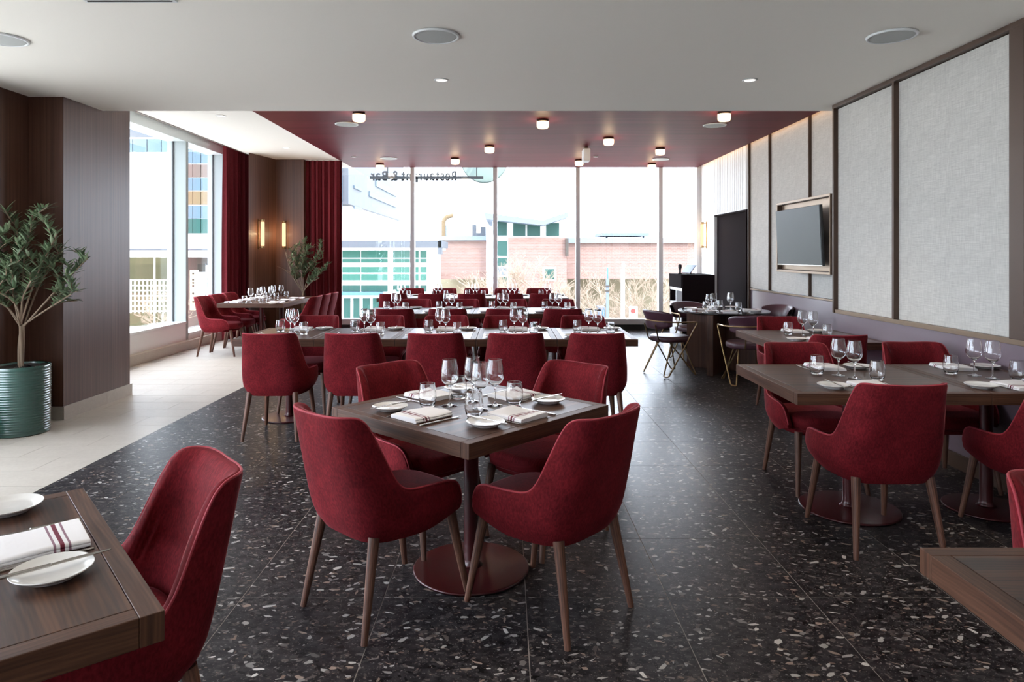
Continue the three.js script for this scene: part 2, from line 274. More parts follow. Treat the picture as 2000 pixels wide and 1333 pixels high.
{ // far right wall: linen panels between bronze battens
  const w = structure('wall_right', 'far right wall of pale linen panels');
  mesh('backing', span(XF + 0.03, XF + 0.3, 0, 3.45, 6.3, 10.62), M.white, w);
  mesh('backing', span(XF, XF + 0.3, 0, 3.45, 12.26, DB + 0.3), M.white, w);
  mesh('backing', span(XF + 0.03, XF + 0.3, 2.157, 3.45, 10.62, 12.26), M.white, w);
  { // fluted board over the doorway
    const s = new THREE.Shape(), n = 18, L = 1.62; s.moveTo(0, 0.03); for (let i = 0; i < n; i++) { const a = i / n * L, b = (i + 1) / n * L; s.lineTo(a + 0.012, 0); s.lineTo(b - 0.012, 0); s.lineTo(b, 0.02); } s.lineTo(L, 0.03);
    const g = new THREE.ExtrudeGeometry(s, { depth: 3.38 - 2.157, bevelEnabled: false }); g.rotateX(-Math.PI / 2); g.rotateY(Math.PI / 2); g.rotateY(0); g.scale(-1, 1, 1); g.computeVertexNormals();
    g.computeBoundingBox(); const b = g.boundingBox; g.translate(XF - b.min.x, 2.157 - b.min.y, -12.25 - b.min.z); mesh('fluted_board', uvBox(g, 'y'), M.white, w);
  }
  const cuts = [10.45, 9.63, 8.36, 6.36];
  for (let i = 0; i < 3; i++) mesh('linen_panel', span(XF, XF + 0.03, 0.95, 3.38, cuts[i + 1] + 0.014, cuts[i] - 0.014, 0.004), M.linen, w);
  for (const [d, y0, y1] of [[9.63, 0.945, 3.38], [8.36, 2.105, 3.38], [8.36, 0.945, 1.237]]) mesh('batten', span(XF - 0.035, XF + 0.03, y0, y1, d - 0.013, d + 0.013, 0.003, 'y'), M.batten, w);
  mesh('batten', span(XF - 0.035, XF + 0.03, 0.0, 3.38, 10.43, 10.46, 0.003, 'y'), M.batten, w);
  mesh('dado_rail', span(XF - 0.02, XF + 0.03, 0.918, 0.94, 6.36, 10.42, 0.003), M.bronze, w);
  mesh('wainscot_panel', span(XF - 0.004, XF + 0.03, 0.1, 0.915, 6.36, 10.42, 0.004), M.plum, w);
  mesh('baseboard', span(XF - 0.02, XF + 0.03, 0, 0.1, 6.36, 10.42), M.batten, w);
  const door = structure('door_1', 'dark timber door in the right wall');
  mesh('door_leaf', span(XF + 0.05, XF + 0.11, 0, 2.157, 10.62, 12.26, 0, 'y'), M.doorWood, door);
  mesh('door_jamb', span(XF - 0.01, XF + 0.05, 0, 2.157, 10.6, 10.635, 0, 'y'), M.doorWood, door);
  mesh('door_head', span(XF, XF + 0.05, 2.13, 2.157, 10.62, 12.26, 0, 'y'), M.doorWood, door);
  // light cove above the linen
  const cove = thing('cove_light', 'warm light strip hidden in the cove above the linen wall', 'cove light', 0, 0, 0);
  mesh('light_strip', span(3.6, 3.63, 3.17, 3.2, 6.7, DB - 0.1), M.coveGlow, cove);
  const L = new THREE.RectAreaLight(new THREE.Color(1, 0.62, 0.33), 5, 6.2, 0.03); L.position.set(3.636, 3.19, -9.85); L.lookAt(3.9, 3.1, -9.85); scene.add(L);
}
{ // near right wall
  const w = structure('wall_right_front', 'near right wall of large linen panels above plum wainscot');
  mesh('core', span(XN + 0.03, XF + 0.3, 0, 3.45, -3.6, 6.354), M.white, w);
  const cuts = [6.34, 5.36, 4.13, 2.6, 1.1, -0.6, -2.2];
  for (let i = 0; i < cuts.length - 1; i++) mesh('linen_panel', span(XN, XN + 0.03, 0.945, YC - 0.04, cuts[i + 1] + 0.012, cuts[i] - 0.012, 0.004), M.linen, w);
  mesh('batten', span(XN - 0.04, XN + 0.03, 0.915, YC, 6.33, 6.356, 0.003, 'y'), M.batten, w);
  mesh('batten', span(XN - 0.04, XN + 0.03, 0.945, YC - 0.03, 5.345, 5.375, 0.003, 'y'), M.batten, w);
  mesh('batten', span(XN - 0.04, XN + 0.03, 0.945, YC - 0.03, 4.0, 4.12, 0.003, 'y'), M.batten, w);
  mesh('top_rail', span(XN - 0.042, XN + 0.03, YC - 0.035, YC, -3.6, 6.356, 0.003, 'z'), M.batten, w);
  mesh('dado_rail', span(XN - 0.03, XN + 0.03, 0.91, 0.945, -3.6, 6.356, 0.003, 'z'), M.bronze, w);
  mesh('wainscot_panel', span(XN - 0.005, XN + 0.03, 0.1, 0.91, -3.6, 6.354, 0.004, 'z'), M.plum, w);
  const bb = structure('baseboard_right', 'dark baseboard under the wainscot'); mesh('board', span(XN - 0.02, XN + 0.03, 0, 0.1, -3.6, 6.35), M.batten, bb);
}

// ================================================================ lights and fittings on the ceilings
{
  const mk = (name, label, x, y, d, group) => thing(name, label, 'speaker', x, y, d, 0, group);
  const plate = lathe([[0, -0.012], [0.125, -0.012], [0.132, -0.006]], 40), ring = lathe([[0.132, -0.004], [0.134, -0.014], [0.146, -0.012], [0.15, -0.001], [0.132, -0.001]], 40);
  for (const [x, y, d, l] of [[-0.449, YC, 4.325, 'round white ceiling speaker nearest the photo centre in the low white ceiling'], [2.436, YC, 4.325, 'round white speaker in the low white ceiling near the right wall'], [-3.24, YC, 4.387, 'round white speaker in the low white ceiling at the left photo edge'],
    [-2.04, YR, 8.71, 'round white speaker in red ceiling, near the left front lamp'], [2.67, YR, 8.78, 'round white speaker in red ceiling, near the right front lamp'], [-2.04, YR, 11.8, 'small far round speaker in red ceiling, left side by the windows'], [2.68, YR, 11.9, 'small far round speaker in red ceiling, right side by the windows']]) {
    const o = mk('ceiling_speaker', l, x, y, d, 'round ceiling speakers'); mesh('grille', plate, M.grille, o); mesh('rim', ring, M.white, o);
  }
  const lens = lathe([[0, -0.004], [0.04, -0.004], [0.044, -0.001]], 24), trim = lathe([[0.044, -0.001], [0.045, -0.006], [0.056, -0.005], [0.06, 0], [0.044, 0]], 28);
  for (const [x, y, d, l] of [[-0.52, YC, 5.43, 'small recessed downlight in low ceiling behind the centre speaker'], [1.93, YC, 5.43, 'small recessed downlight in low white ceiling towards the right wall'], [-3.43, YR, 8.2, 'small recessed downlight in the left white ceiling strip, nearer one'], [-3.44, YR, 10.65, 'small recessed downlight in the left white ceiling strip, farther one'], [-0.52, YC, 2.7, 'recessed downlight in the low ceiling above the centre table'], [1.93, YC, 2.7, 'recessed downlight in the low ceiling above the right foreground'], [-0.52, YC, 0, 'recessed downlight in the low ceiling above the camera'], [1.93, YC, 0, 'recessed downlight in the low ceiling right of the camera'], [-2.97, YC, 1.2, 'recessed downlight in the low ceiling left of the camera']]) {
    const o = thing('recessed_downlight', l, 'downlight', x, y, d, 0, 'recessed downlights'); mesh('lens', lens, M.spotGlow, o); mesh('trim', trim, M.white, o);
    const s = new THREE.SpotLight(new THREE.Color(1, 0.84, 0.66), 5, 0, 0.8, 0.7, 2); s.position.set(x, y - 0.02, -d); s.target.position.set(x, 0, -d); s.castShadow = true; s.shadow.radius = 2; scene.add(s, s.target);
  }
  const globe = lathe([[0, -0.112], [0.03, -0.112], [0.06, -0.106], [0.072, -0.092], [0.0755, -0.07], [0.0755, -0.026], [0, -0.026]], 32), cap = lathe([[0, -0.026], [0.07, -0.026], [0.072, -0.02], [0.072, 0], [0, 0]], 32);
  const where = ['left front', 'centre front', 'right front', 'middle left of centre', 'middle right of centre', 'right rear above a speaker', 'rear left of centre', 'rear, right of centre by the white box', 'rear left corner by the windows', 'rear right corner by the windows'];
  [[-1.736, 8.02], [0.443, 8.44], [2.54, 7.99], [-0.267, 10.47], [1.45, 9.74], [2.4, 10.7], [-0.893, 11.8], [1.27, 12.0], [-2.33, 12.55], [2.65, 12.5]].forEach(([x, d], i) => {
    const o = thing('drum_ceiling_lamp', `small glowing drum lamp under red ceiling, ${where[i]}`, 'ceiling lamp', x, YR, d, 0, 'drum lamps on the red ceiling');
    mesh('globe', globe, M.warmGlow, o); mesh('cap', cap, M.batten, o);
    const p = new THREE.PointLight(new THREE.Color(1, 0.72, 0.42), 0.45, 0, 2); p.position.set(x, YR - 0.068, -d); p.castShadow = true; p.shadow.radius = 3; scene.add(p);
  });
  const ex = thing('emergency_light', 'white box fitting hanging below the red ceiling', 'emergency light', 1.225, YR, 10.57); mesh('housing', (() => { const g = box(0.105, 0.19, 0.26, 0.012); g.translate(0, -0.135, 0); return g; })(), M.white, ex); mesh('mount', (() => { const g = box(0.05, 0.04, 0.05); g.translate(0, -0.02, 0); return g; })(), M.batten, ex);
  for (const [x, d, l] of [[1.505, 11.6, 'tiny flat sprinkler cover in red ceiling beside the white box'], [-2.6, 11.6, 'tiny flat sprinkler cover in red ceiling near the left curtain']]) tag(mesh('sprinkler_cover', (() => { const g = lathe([[0, -0.012], [0.036, -0.012], [0.04, -0.006], [0.04, 0], [0, 0]], 20); g.translate(x, YR, -d); return g; })(), M.white, scene), l, 'sprinkler', 'sprinkler covers');
  // ceiling grille cut by the top edge of the photo
  const gr = thing('ceiling_grille', 'slotted ceiling grille at the top left photo edge', 'grille', -2.05, YC, 3.66); mesh('frame', (() => { const g = box(0.5, 0.01, 0.16, 0.002); g.translate(0, -0.005, 0); return g; })(), M.white, gr);
  for (let i = 0; i < 5; i++) mesh('slot', (() => { const g = box(0.46, 0.004, 0.01); g.translate(0, -0.0115, -0.056 + i * 0.028); return g; })(), M.black, gr);
}
{ // wall lamps: a glowing tube between brass ends
  const mk = (label, x, y, d, nx, nd, lit) => {
    const o = thing('wall_sconce', label, 'wall lamp', x, y, d, face(nx, nd), 'tube wall lamps');
    mesh('backplate', (() => { const g = box(0.022, 0.5, 0.016, 0.004); g.translate(0, 0, 0.009); return g; })(), M.brass, o);
    mesh('tube_shade', (() => { const g = lathe([[0, -0.2], [0.028, -0.2], [0.03, -0.19], [0.03, 0.19], [0.028, 0.2], [0, 0.2]], 24); g.translate(0, 0, 0.085); return g; })(), lit, o);
    for (const s of [-1, 1]) { const e = mesh('end_cap', (() => { const g = lathe([[0, -0.02], [0.03, -0.02], [0.033, -0.014], [0.033, 0.014], [0.03, 0.02], [0, 0.02]], 24); g.translate(0, s * 0.222, 0.085); return g; })(), M.brass, o); mesh('arm', (() => { const g = box(0.02, 0.02, 0.06); g.translate(0, s * 0.222, 0.045); return g; })(), M.brass, e); }
    const p = new THREE.PointLight(new THREE.Color(1, 0.66, 0.36), 0.5, 0, 2); p.position.set(x + nx * 0.085, y, -(d + nd * 0.085)); p.castShadow = true; p.shadow.radius = 2; scene.add(p);
  };
  const a = Math.hypot(0.18, 0.78);
  mk('glowing tube wall lamp on the timber corner beside the window curtain', -4.16, 1.8, 11.43, 0.78 / a, -0.18 / a, M.sconceGlow);
  mk('glowing tube wall lamp on the timber corner above the far olive tree', -3.87, 1.8, 11.95, 0, -1, M.sconceGlow);
  mk('tube wall lamp on the white wall beside the dark door', XF, 1.82, 12.72, -1, 0, M.sconceGlow);
}

// ================================================================ furniture models
const UP = new THREE.Vector3(0, 1, 0);
function tapered(a, b, r0, r1) { const g = rod(a, b, r0, r1, 14); const uv = g.attributes.uv; for (let i = 0; i < uv.count; i++) uv.setXY(i, uv.getY(i) * 0.45, uv.getX(i) * 0.1); return g; }
// a cushion: superellipse rings from the bottom to the domed top
function cushion(hw, hf, hb, y0, y1, n = 3.2, dome = 0.012, front = 1) {
  const prof = [[0.02, 0], [0.5, 0], [0.86, 0], [0.95, 0.03], [0.99, 0.12], [1, 0.3], [1, 0.62], [0.985, 0.8], [0.95, 0.93], [0.88, 1], [0.6, 1.06], [0.3, 1.1], [0.01, 1.12]];
  return grid(48, prof.length - 1, (u, v) => {
    const a = u * Math.PI * 2, [k, h] = prof[Math.round(v * (prof.length - 1))], c = Math.cos(a), s = Math.sin(a), rr = 1 / Math.pow(Math.pow(Math.abs(c), n) + Math.pow(Math.abs(s), n), 1 / n);
    const x = c * rr * hw * k * (s > 0 ? lerp(1, front, s * rr) : 1), z = s * rr * (s > 0 ? hf : hb) * k, y = y0 + (y1 - y0) * Math.min(h, 1) + Math.max(0, h - 1) * dome * 8;
    return [x, y, z, x + (v < 0.5 ? 0.2 : 0), z + y];
  });
}
function chairShell() {
  const plan = new THREE.CatmullRomCurve3([[0, -0.268], [0.1, -0.265], [0.175, -0.248], [0.228, -0.2], [0.256, -0.12], [0.27, -0.02], [0.272, 0.07], [0.266, 0.14], [0.252, 0.205]].map(([x, z]) => new THREE.Vector3(x, 0, z)), false, 'centripetal');
  const top = curve1([[0, 0.846], [0.32, 0.85], [0.37, 0.847], [0.4, 0.833], [0.425, 0.795], [0.485, 0.63], [0.51, 0.582], [0.545, 0.556], [0.6, 0.546], [0.85, 0.537], [0.92, 0.522], [0.965, 0.49], [1, 0.42]]);
  const NV = 12, section = (a, sgn) => {
    const p = plan.getPointAt(a), t = plan.getTangentAt(a), nx = t.z * 1, nz = -t.x, len = Math.hypot(nx, nz), T = top(a), lean = 0.235 * smooth(0.78, 0.3, a), side = smooth(0.25, 0.5, a);
    const at = (y, off) => {
      const tuck = y < 0.45 ? 1 - 0.17 * Math.pow((0.45 - y) / 0.105, 1.8) : 1, narrow = y > 0.5 ? 1 - 0.1 * smooth(0.5, 0.86, y) : 1;
      const x = (p.x * tuck + nx / len * off) * narrow, z = p.z * tuck + nz / len * off - lean * Math.max(0, y - 0.43) * 1.0;
      return [x * sgn, y, z];
    };
    const y0 = 0.345 + 0.045 * smooth(0.7, 1, a), out = [];
    for (let j = 0; j <= NV; j++) { const y = lerp(y0, T - 0.012, j / NV); out.push(at(y, 0)); }
    const th = (y) => 0.034 + 0.02 * smooth(0.75, 0.4, a) * smooth(T, T - 0.05, y) * (1 - 0.75 * Math.exp(-Math.pow((y - 0.6) / 0.012, 2)));
    out.push(at(T - 0.003, -0.006)); out.push(at(T, -0.017)); out.push(at(T - 0.004, -0.028));
    for (let j = NV; j >= 0; j--) { const y = lerp(y0 + 0.012, T - 0.014, j / NV); out.push(at(y, -th(y))); }
    out.push(at(y0, 0));
    return out;
  };
  const NS = 44, cols = [];
  for (let i = -NS; i <= NS; i++) cols.push(section(Math.abs(i) / NS, i < 0 ? -1 : 1));
  const nv = cols[0].length - 1; let arc = 0;
  const g = grid(cols.length - 1, nv, (u, v) => { const i = Math.round(u * (cols.length - 1)), j = Math.round(v * nv), p = cols[i][j]; return [...p, (i / NS) * 0.62, p[1] + (j > NV + 2 ? 0.4 : 0)]; });
  // close the two front ends
  const pos = [...g.attributes.position.array], uv = [...g.attributes.uv.array], idx = [...g.index.array];
  for (const [c, flip] of [[0, false], [cols.length - 1, true]]) { const ring = cols[c], m = pos.length / 3, cx = ring.reduce((s, p) => [s[0] + p[0] / ring.length, s[1] + p[1] / ring.length, s[2] + p[2] / ring.length], [0, 0, 0]); cx[2] += 0.006; pos.push(...cx); uv.push(0, 0); ring.forEach((p) => { pos.push(...p); uv.push(p[0], p[1]); }); for (let k = 0; k < ring.length - 1; k++) flip ? idx.push(m, m + 1 + k, m + 2 + k) : idx.push(m, m + 2 + k, m + 1 + k); }
  const o = new THREE.BufferGeometry(); o.setAttribute('position', new THREE.Float32BufferAttribute(pos, 3)); o.setAttribute('uv', new THREE.Float32BufferAttribute(uv, 2)); o.setIndex(idx.reverse()); o.computeVertexNormals();
  const rim = cols.map((c) => c[NV + 1]); 
  return { shell: o, rim };
}
const CH = chairShell();
const chairGeo = {
  shell: CH.shell, piping: tube(CH.rim, 0.0042, 150, 6), seat: cushion(0.222, 0.27, 0.215, 0.385, 0.468, 3.4, 0.014, 0.98), base: cushion(0.215, 0.225, 0.2, 0.35, 0.388, 3.4, 0, 1),
  legs: [[1, 1], [-1, 1], [1, -1], [-1, -1]].map(([sx, sz]) => tapered([sx * 0.212, 0, sz * 0.266], [sx * 0.178, 0.372, sz * 0.196], 0.0125, 0.0225)),
};
const chairs = [];
function chair(x, d, fx, fd, label, group) {
  const o = thing('dining_chair', label, 'chair', x, 0, d, face(fx, fd), group);
  mesh('seat', chairGeo.seat, M.velvet, o);
  const b = mesh('backrest_shell', chairGeo.shell, M.velvet, o); mesh('piping', chairGeo.piping, M.piping, b);
  mesh('seat_base', chairGeo.base, M.velvet, o);
  chairGeo.legs.forEach((g) => mesh('leg', g, M.legWood, o));
  chairs.push(o); return o;
}
// table: inset veneer panel, four edge boards, red pedestal
const tableCache = {};
function table(name, label, cx, cd, w, l, turn = 0, group, R = 0.267) {
  const o = thing(name, label, 'table', cx, 0, cd, turn, group), key = `${w},${l},${R}`, H = 0.75, T = 0.06, B = 0.045;
  const G = tableCache[key] ??= (() => {
    const pnl = box(w - 2 * B - 0.003, T, l - 2 * B - 0.003, 0.0015, 'x', 0.2, 0.1); pnl.translate(0, H - T / 2, 0);
    const edge = (bw, bl, x, z, grain) => { const g = box(bw, T, bl, 0.002, grain, Math.abs(x) * 2, z); g.translate(x, H - T / 2, z); return g; };
    return { pnl, edges: [edge(w, B, 0, l / 2 - B / 2, 'x'), edge(w, B, 0, -l / 2 + B / 2, 'x'), edge(B, l - 2 * B - 0.001, w / 2 - B / 2, 0, 'z'), edge(B, l - 2 * B - 0.001, -w / 2 + B / 2, 0, 'z')],
      post: (() => { const g = lathe([[0, 0.014], [0.055, 0.014], [0.038, 0.028], [0.034, 0.05], [0.034, 0.665], [0.06, 0.672], [0, 0.672]], 28); return g; })(),
      head: (() => { const g = box(0.4, 0.016, 0.4, 0.004); g.translate(0, 0.681, 0); return g; })(),
      disc: lathe([[0, 0], [R, 0], [R, 0.008], [R - 0.006, 0.0125], [R * 0.5, 0.015], [0.05, 0.017], [0, 0.017]], 64) };
  })();
  mesh('top_panel', G.pnl, M.walnut, o); G.edges.forEach((g) => mesh('edge_board', g, M.walnutEdge, o));
  mesh('pedestal_post', G.post, M.redMetal, o); mesh('mounting_plate', G.head, M.redMetal, o); mesh('base_disc', G.disc, M.redMetal, o);
  return o;
}
// tableware
const ware = {
  wine: lathe([[0, 0], [0.035, 0], [0.0362, 0.0012], [0.035, 0.0024], [0.02, 0.0042], [0.008, 0.008], [0.0042, 0.016], [0.0036, 0.03], [0.0036, 0.075], [0.005, 0.086], [0.011, 0.093], [0.022, 0.101], [0.034, 0.113], [0.0415, 0.128], [0.0425, 0.142], [0.0405, 0.164], [0.036, 0.19], [0.0322, 0.214], [0.0315, 0.2148], [0.0308, 0.214], [0.0346, 0.19], [0.0391, 0.164], [0.0411, 0.142], [0.0401, 0.1285], [0.0328, 0.114], [0.021, 0.1025], [0.011, 0.0965], [0, 0.0945]], 36),
  tumbler: lathe([[0, 0], [0.027, 0], [0.03, 0.0025], [0.0365, 0.018], [0.0408, 0.04], [0.0405, 0.06], [0.0372, 0.088], [0.0342, 0.108], [0.0335, 0.1088], [0.0328, 0.108], [0.0357, 0.088], [0.0389, 0.06], [0.0391, 0.04], [0.0348, 0.02], [0.028, 0.012], [0.014, 0.0095], [0, 0.009]], 36),
  plate: lathe([[0, 0.004], [0.045, 0.004], [0.046, 0], [0.05, 0], [0.052, 0.005], [0.066, 0.0095], [0.079, 0.0175], [0.08, 0.0195], [0.0785, 0.0205], [0.066, 0.0145], [0.05, 0.0105], [0, 0.0098]], 48),
  napkin: (() => {
    const s = new THREE.Shape(), w = 0.085; s.moveTo(-w + 0.004, 0); s.lineTo(w - 0.003, 0); s.quadraticCurveTo(w + 0.001, 0.001, w, 0.004); s.quadraticCurveTo(w, 0.0065, w - 0.006, 0.007); s.quadraticCurveTo(w, 0.0085, w - 0.002, 0.012); s.quadraticCurveTo(w - 0.004, 0.0155, w - 0.012, 0.016); s.quadraticCurveTo(0, 0.0185, -w + 0.016, 0.0165); s.quadraticCurveTo(-w + 0.004, 0.016, -w + 0.003, 0.0125); s.quadraticCurveTo(-w + 0.004, 0.0095, -w + 0.011, 0.009); s.quadraticCurveTo(-w - 0.001, 0.0085, -w - 0.001, 0.0045); s.quadraticCurveTo(-w, 0.0005, -w + 0.004, 0);
    const g = new THREE.ExtrudeGeometry(s, { depth: 0.2, bevelEnabled: true, bevelSize: 0.0012, bevelThickness: 0.0012, bevelSegments: 1, steps: 10, curveSegments: 5 }); g.translate(0, 0.0012, -0.1);
    const p = g.attributes.position, uv = g.attributes.uv; for (let i = 0; i < p.count; i++) { const z = p.getZ(i), y = p.getY(i), x = p.getX(i); p.setY(i, y * (1 + 0.12 * Math.sin(z * 30 + x * 25)) ); uv.setXY(i, 0.5 - z / 0.21, x); } g.computeVertexNormals(); return g;
  })(),
  fork: (() => {
    const s = new THREE.Shape(); s.moveTo(-0.004, -0.095); s.lineTo(0.004, -0.095); s.lineTo(0.0028, -0.03); s.lineTo(0.0026, 0.03); s.quadraticCurveTo(0.011, 0.042, 0.0115, 0.056); s.lineTo(0.0105, 0.095); s.lineTo(0.0085, 0.095); s.lineTo(0.0075, 0.06); s.lineTo(0.0055, 0.06); s.lineTo(0.0045, 0.096); s.lineTo(0.0025, 0.096); s.lineTo(0.0015, 0.06); s.lineTo(-0.0015, 0.06); s.lineTo(-0.0025, 0.096); s.lineTo(-0.0045, 0.096); s.lineTo(-0.0055, 0.06); s.lineTo(-0.0075, 0.06); s.lineTo(-0.0085, 0.095); s.lineTo(-0.0105, 0.095); s.lineTo(-0.0115, 0.056); s.quadraticCurveTo(-0.011, 0.042, -0.0026, 0.03); s.lineTo(-0.0028, -0.03); s.closePath();
    const g = new THREE.ExtrudeGeometry(s, { depth: 0.002, bevelEnabled: true, bevelSize: 0.0006, bevelThickness: 0.0006, bevelSegments: 1, curveSegments: 4 }); g.rotateX(Math.PI / 2); g.translate(0, 0.0026, 0); return g;
  })(),
  knifeHandle: (() => { const g = box(0.011, 0.006, 0.11, 0.0028); g.translate(0, 0.003, -0.055); return g; })(),
  knifeBlade: (() => { const s = new THREE.Shape(); s.moveTo(-0.004, 0); s.lineTo(0.005, 0); s.lineTo(0.0085, 0.03); s.quadraticCurveTo(0.009, 0.09, 0.002, 0.115); s.quadraticCurveTo(-0.005, 0.11, -0.0045, 0.06); s.closePath(); const g = new THREE.ExtrudeGeometry(s, { depth: 0.0014, bevelEnabled: true, bevelSize: 0.0004, bevelThickness: 0.0004, bevelSegments: 1, curveSegments: 5 }); g.rotateX(Math.PI / 2); g.translate(0, 0.0035, 0); return g; })(),
};
ware.fork.rotateY(0);
function put(name, category, geos, x, y, d, turn, label, group) { const o = thing(name, label, category, x, y, d, turn, group); for (const [n, g, m] of geos) mesh(n, g, m, o); return o; }
const TOP = 0.7505;
// one place setting; c is the table centre, f the way the guest faces, e the half depth of the table on that side; where ends every label
function setting(cx, cd, fx, fd, e, where, opt = {}) {
  const rx = fd, rd = -fx, at = (r, f) => [cx + rx * r + fx * f, cd + rd * r + fd * f], turn = face(fx, fd), side = opt.side ?? 0;
  const j = rng(Math.round((cx * 91 + cd * 577 + fx * 13 + fd * 7 + (opt.lat ?? 0) * 31) * 10) + 99), w = () => (j() - 0.5) * 0.12, lat = opt.lat ?? 0;
  const item = (name, cat, geos, r, f, dt, lab, grp, dy = 0) => { const [x, d] = at(r + lat, f); return put(name, cat, geos, x, TOP + dy, d, turn + dt, `${lab} ${where}`, grp); };
  if (!opt.noPlate) item('bread_plate', 'plate', [['dish', ware.plate, M.china]], -0.212, -e + 0.15, 0, 'small white bread plate', 'bread plates');
  if (!opt.small && !opt.noPlate) item('butter_knife', 'knife', [['handle', ware.knifeHandle, M.steel], ['blade', ware.knifeBlade, M.steel]], -0.207, -e + 0.15, Math.PI + w(), 'butter knife across bread plate', 'butter knives', 0.021);
  item('napkin', 'napkin', [['folded_cloth', ware.napkin, M.napkin]], -0.005, -e + 0.16, w(), 'folded white napkin', 'folded napkins');
  if (!opt.small) { item('fork', 'fork', [['fork_body', ware.fork, M.steel]], -0.107, -e + 0.15, w() * 0.4, 'steel fork', 'forks'); item('table_knife', 'knife', [['handle', ware.knifeHandle, M.steel], ['blade', ware.knifeBlade, M.steel]], 0.118, -e + 0.16, w() * 0.4, 'steel table knife', 'table knives'); }
  if (opt.glasses) for (const [kind, x, d] of opt.glasses) kind === 'w' ? put('wine_glass', 'wine glass', [['glass_body', ware.wine, M.glass]], x, TOP, d, 0, `stemmed wine glass ${where}`, 'wine glasses') : put('water_tumbler', 'tumbler', [['glass_body', ware.tumbler, M.glass]], x, TOP, d, 0, `stemless glass tumbler ${where}`, 'water tumblers');
  else { item('wine_glass', 'wine glass', [['glass_body', ware.wine, M.glass]], 0.035 + w() * 0.1, -0.05, 0, 'stemmed wine glass', 'wine glasses'); item('water_tumbler', 'tumbler', [['glass_body', ware.tumbler, M.glass]], 0.135, -0.1 + w() * 0.1, 0, 'stemless glass tumbler', 'water tumblers'); }
}

// ================================================================ tables, chairs and settings
const nth = ['first', 'second', 'third', 'fourth', 'fifth'];
{ // square table in the middle, turned about 45 degrees
  const cx = -0.165, cd = 3.163, q = Math.SQRT1_2, t = 2.2 * Math.PI / 180;
  table('dining_table', 'square walnut table turned cornerwise in the photo centre', cx, cd, 0.905, 0.905, Math.PI / 4 + t);
  const dirs = [[q, q, 'front left'], [-q, q, 'front right'], [q, -q, 'back left'], [-q, -q, 'back right']].map(([x, d, n]) => [x * Math.cos(t) - d * Math.sin(t), x * Math.sin(t) + d * Math.cos(t), n]);
  const spot = { 'front left': [-0.504, 2.872], 'front right': [0.172, 2.84], 'back left': [-0.44, 3.55], 'back right': [0.19, 3.55] };
  const G = { 'front left': [['w', cx - 0.1, cd], ['t', cx - 0.2, cd - 0.02]], 'front right': [['w', cx + 0.045, cd - 0.08], ['t', cx + 0.023, cd - 0.215]], 'back left': [['w', cx + 0.002, cd + 0.085], ['t', cx - 0.07, cd + 0.16]], 'back right': [['w', cx + 0.11, cd + 0.005], ['t', cx + 0.2, cd + 0.01]] };
  for (const [x, d, n] of dirs) {
    chair(spot[n][0], spot[n][1], x, d, `red velvet dining chair at ${n} of cornerwise centre table`, 'chairs at the centre table');
    setting(cx, cd, x, d, 0.4525, `on cornerwise centre table, ${n} place`, { glasses: G[n] });
  }
}
{ // square table cut by the left photo edge
  const cx = -1.325, cd = 1.4, fx = -0.763, fd = -0.646;
  table('dining_table', 'walnut table cut off by the lower left photo corner', cx, cd, 0.925, 0.925, face(fx, fd));
  chair(-1.1, 1.8, fx, fd, 'large red velvet dining chair in the left foreground', 'chairs at the foreground tables');
  setting(cx, cd, fx, fd, 0.4625, 'in left foreground, before the large red chair', { lat: 0.06, glasses: [] });
  const o = put('bread_plate', 'plate', [['dish', ware.plate, M.china]], -1.36, TOP, 1.86, 0, 'small white bread plate cut by the left photo edge', 'bread plates'); o.scale.setScalar(1.05);
}
{ // table cut by the right photo corner
  table('dining_table', 'bare walnut table cut off by the lower right photo corner', 1.447, 1.175, 0.92, 0.92);
  chair(1.56, 1.56, 0, -1, 'red velvet dining chair at the right photo edge, behind foreground table', 'chairs at the foreground tables');
}
{ // pair of tables by the right wall and the single one behind
  table('dining_table', 'walnut table left of the joined pair by the right wall', 1.955, 3.907, 0.98, 0.92, 0, 'tables along the right wall');
  table('dining_table', 'narrow walnut table against right wall, right of the joined pair', 2.74, 3.907, 0.58, 0.92, 0, 'tables along the right wall', 0.22);
  table('dining_table', 'single walnut table by right wall, behind the joined pair', 2.585, 5.89, 0.92, 0.91, 0, 'tables along the right wall');
  const g = 'chairs by the right wall', c = 'red velvet dining chair';
  chair(1.87, 3.51, 0, 1, `${c}, back to camera, at the joined pair by right wall`, g);
  chair(1.95, 4.35, 0, -1, `${c} facing camera across the left table of the joined pair`, g);
  chair(2.725, 3.52, 0, 1, `${c} cut by right photo edge at the joined pair`, g);
  chair(2.765, 4.38, 0, -1, `${c} facing camera beside the plum wainscot, at narrow table`, g);
  chair(2.52, 5.45, 0, 1, `${c}, back to camera, at the single table by right wall`, g);
  chair(2.62, 6.32, 0, -1, `${c} facing camera, behind the single table by right wall`, g);
  setting(1.93, 3.907, 0, 1, 0.46, 'near side, left table of the pair by right wall');
  setting(1.95, 3.907, 0, -1, 0.46, 'far side, left table of the pair by right wall');
  setting(2.71, 3.907, 0, 1, 0.46, 'near side, narrow table against right wall', { small: true });
  setting(2.74, 3.907, 0, -1, 0.46, 'far side, narrow table against right wall', { small: true });
  setting(2.58, 5.89, 0, 1, 0.455, 'near side, single table by right wall', { small: true });
  setting(2.6, 5.89, 0, -1, 0.455, 'far side, single table by right wall', { small: true });
}
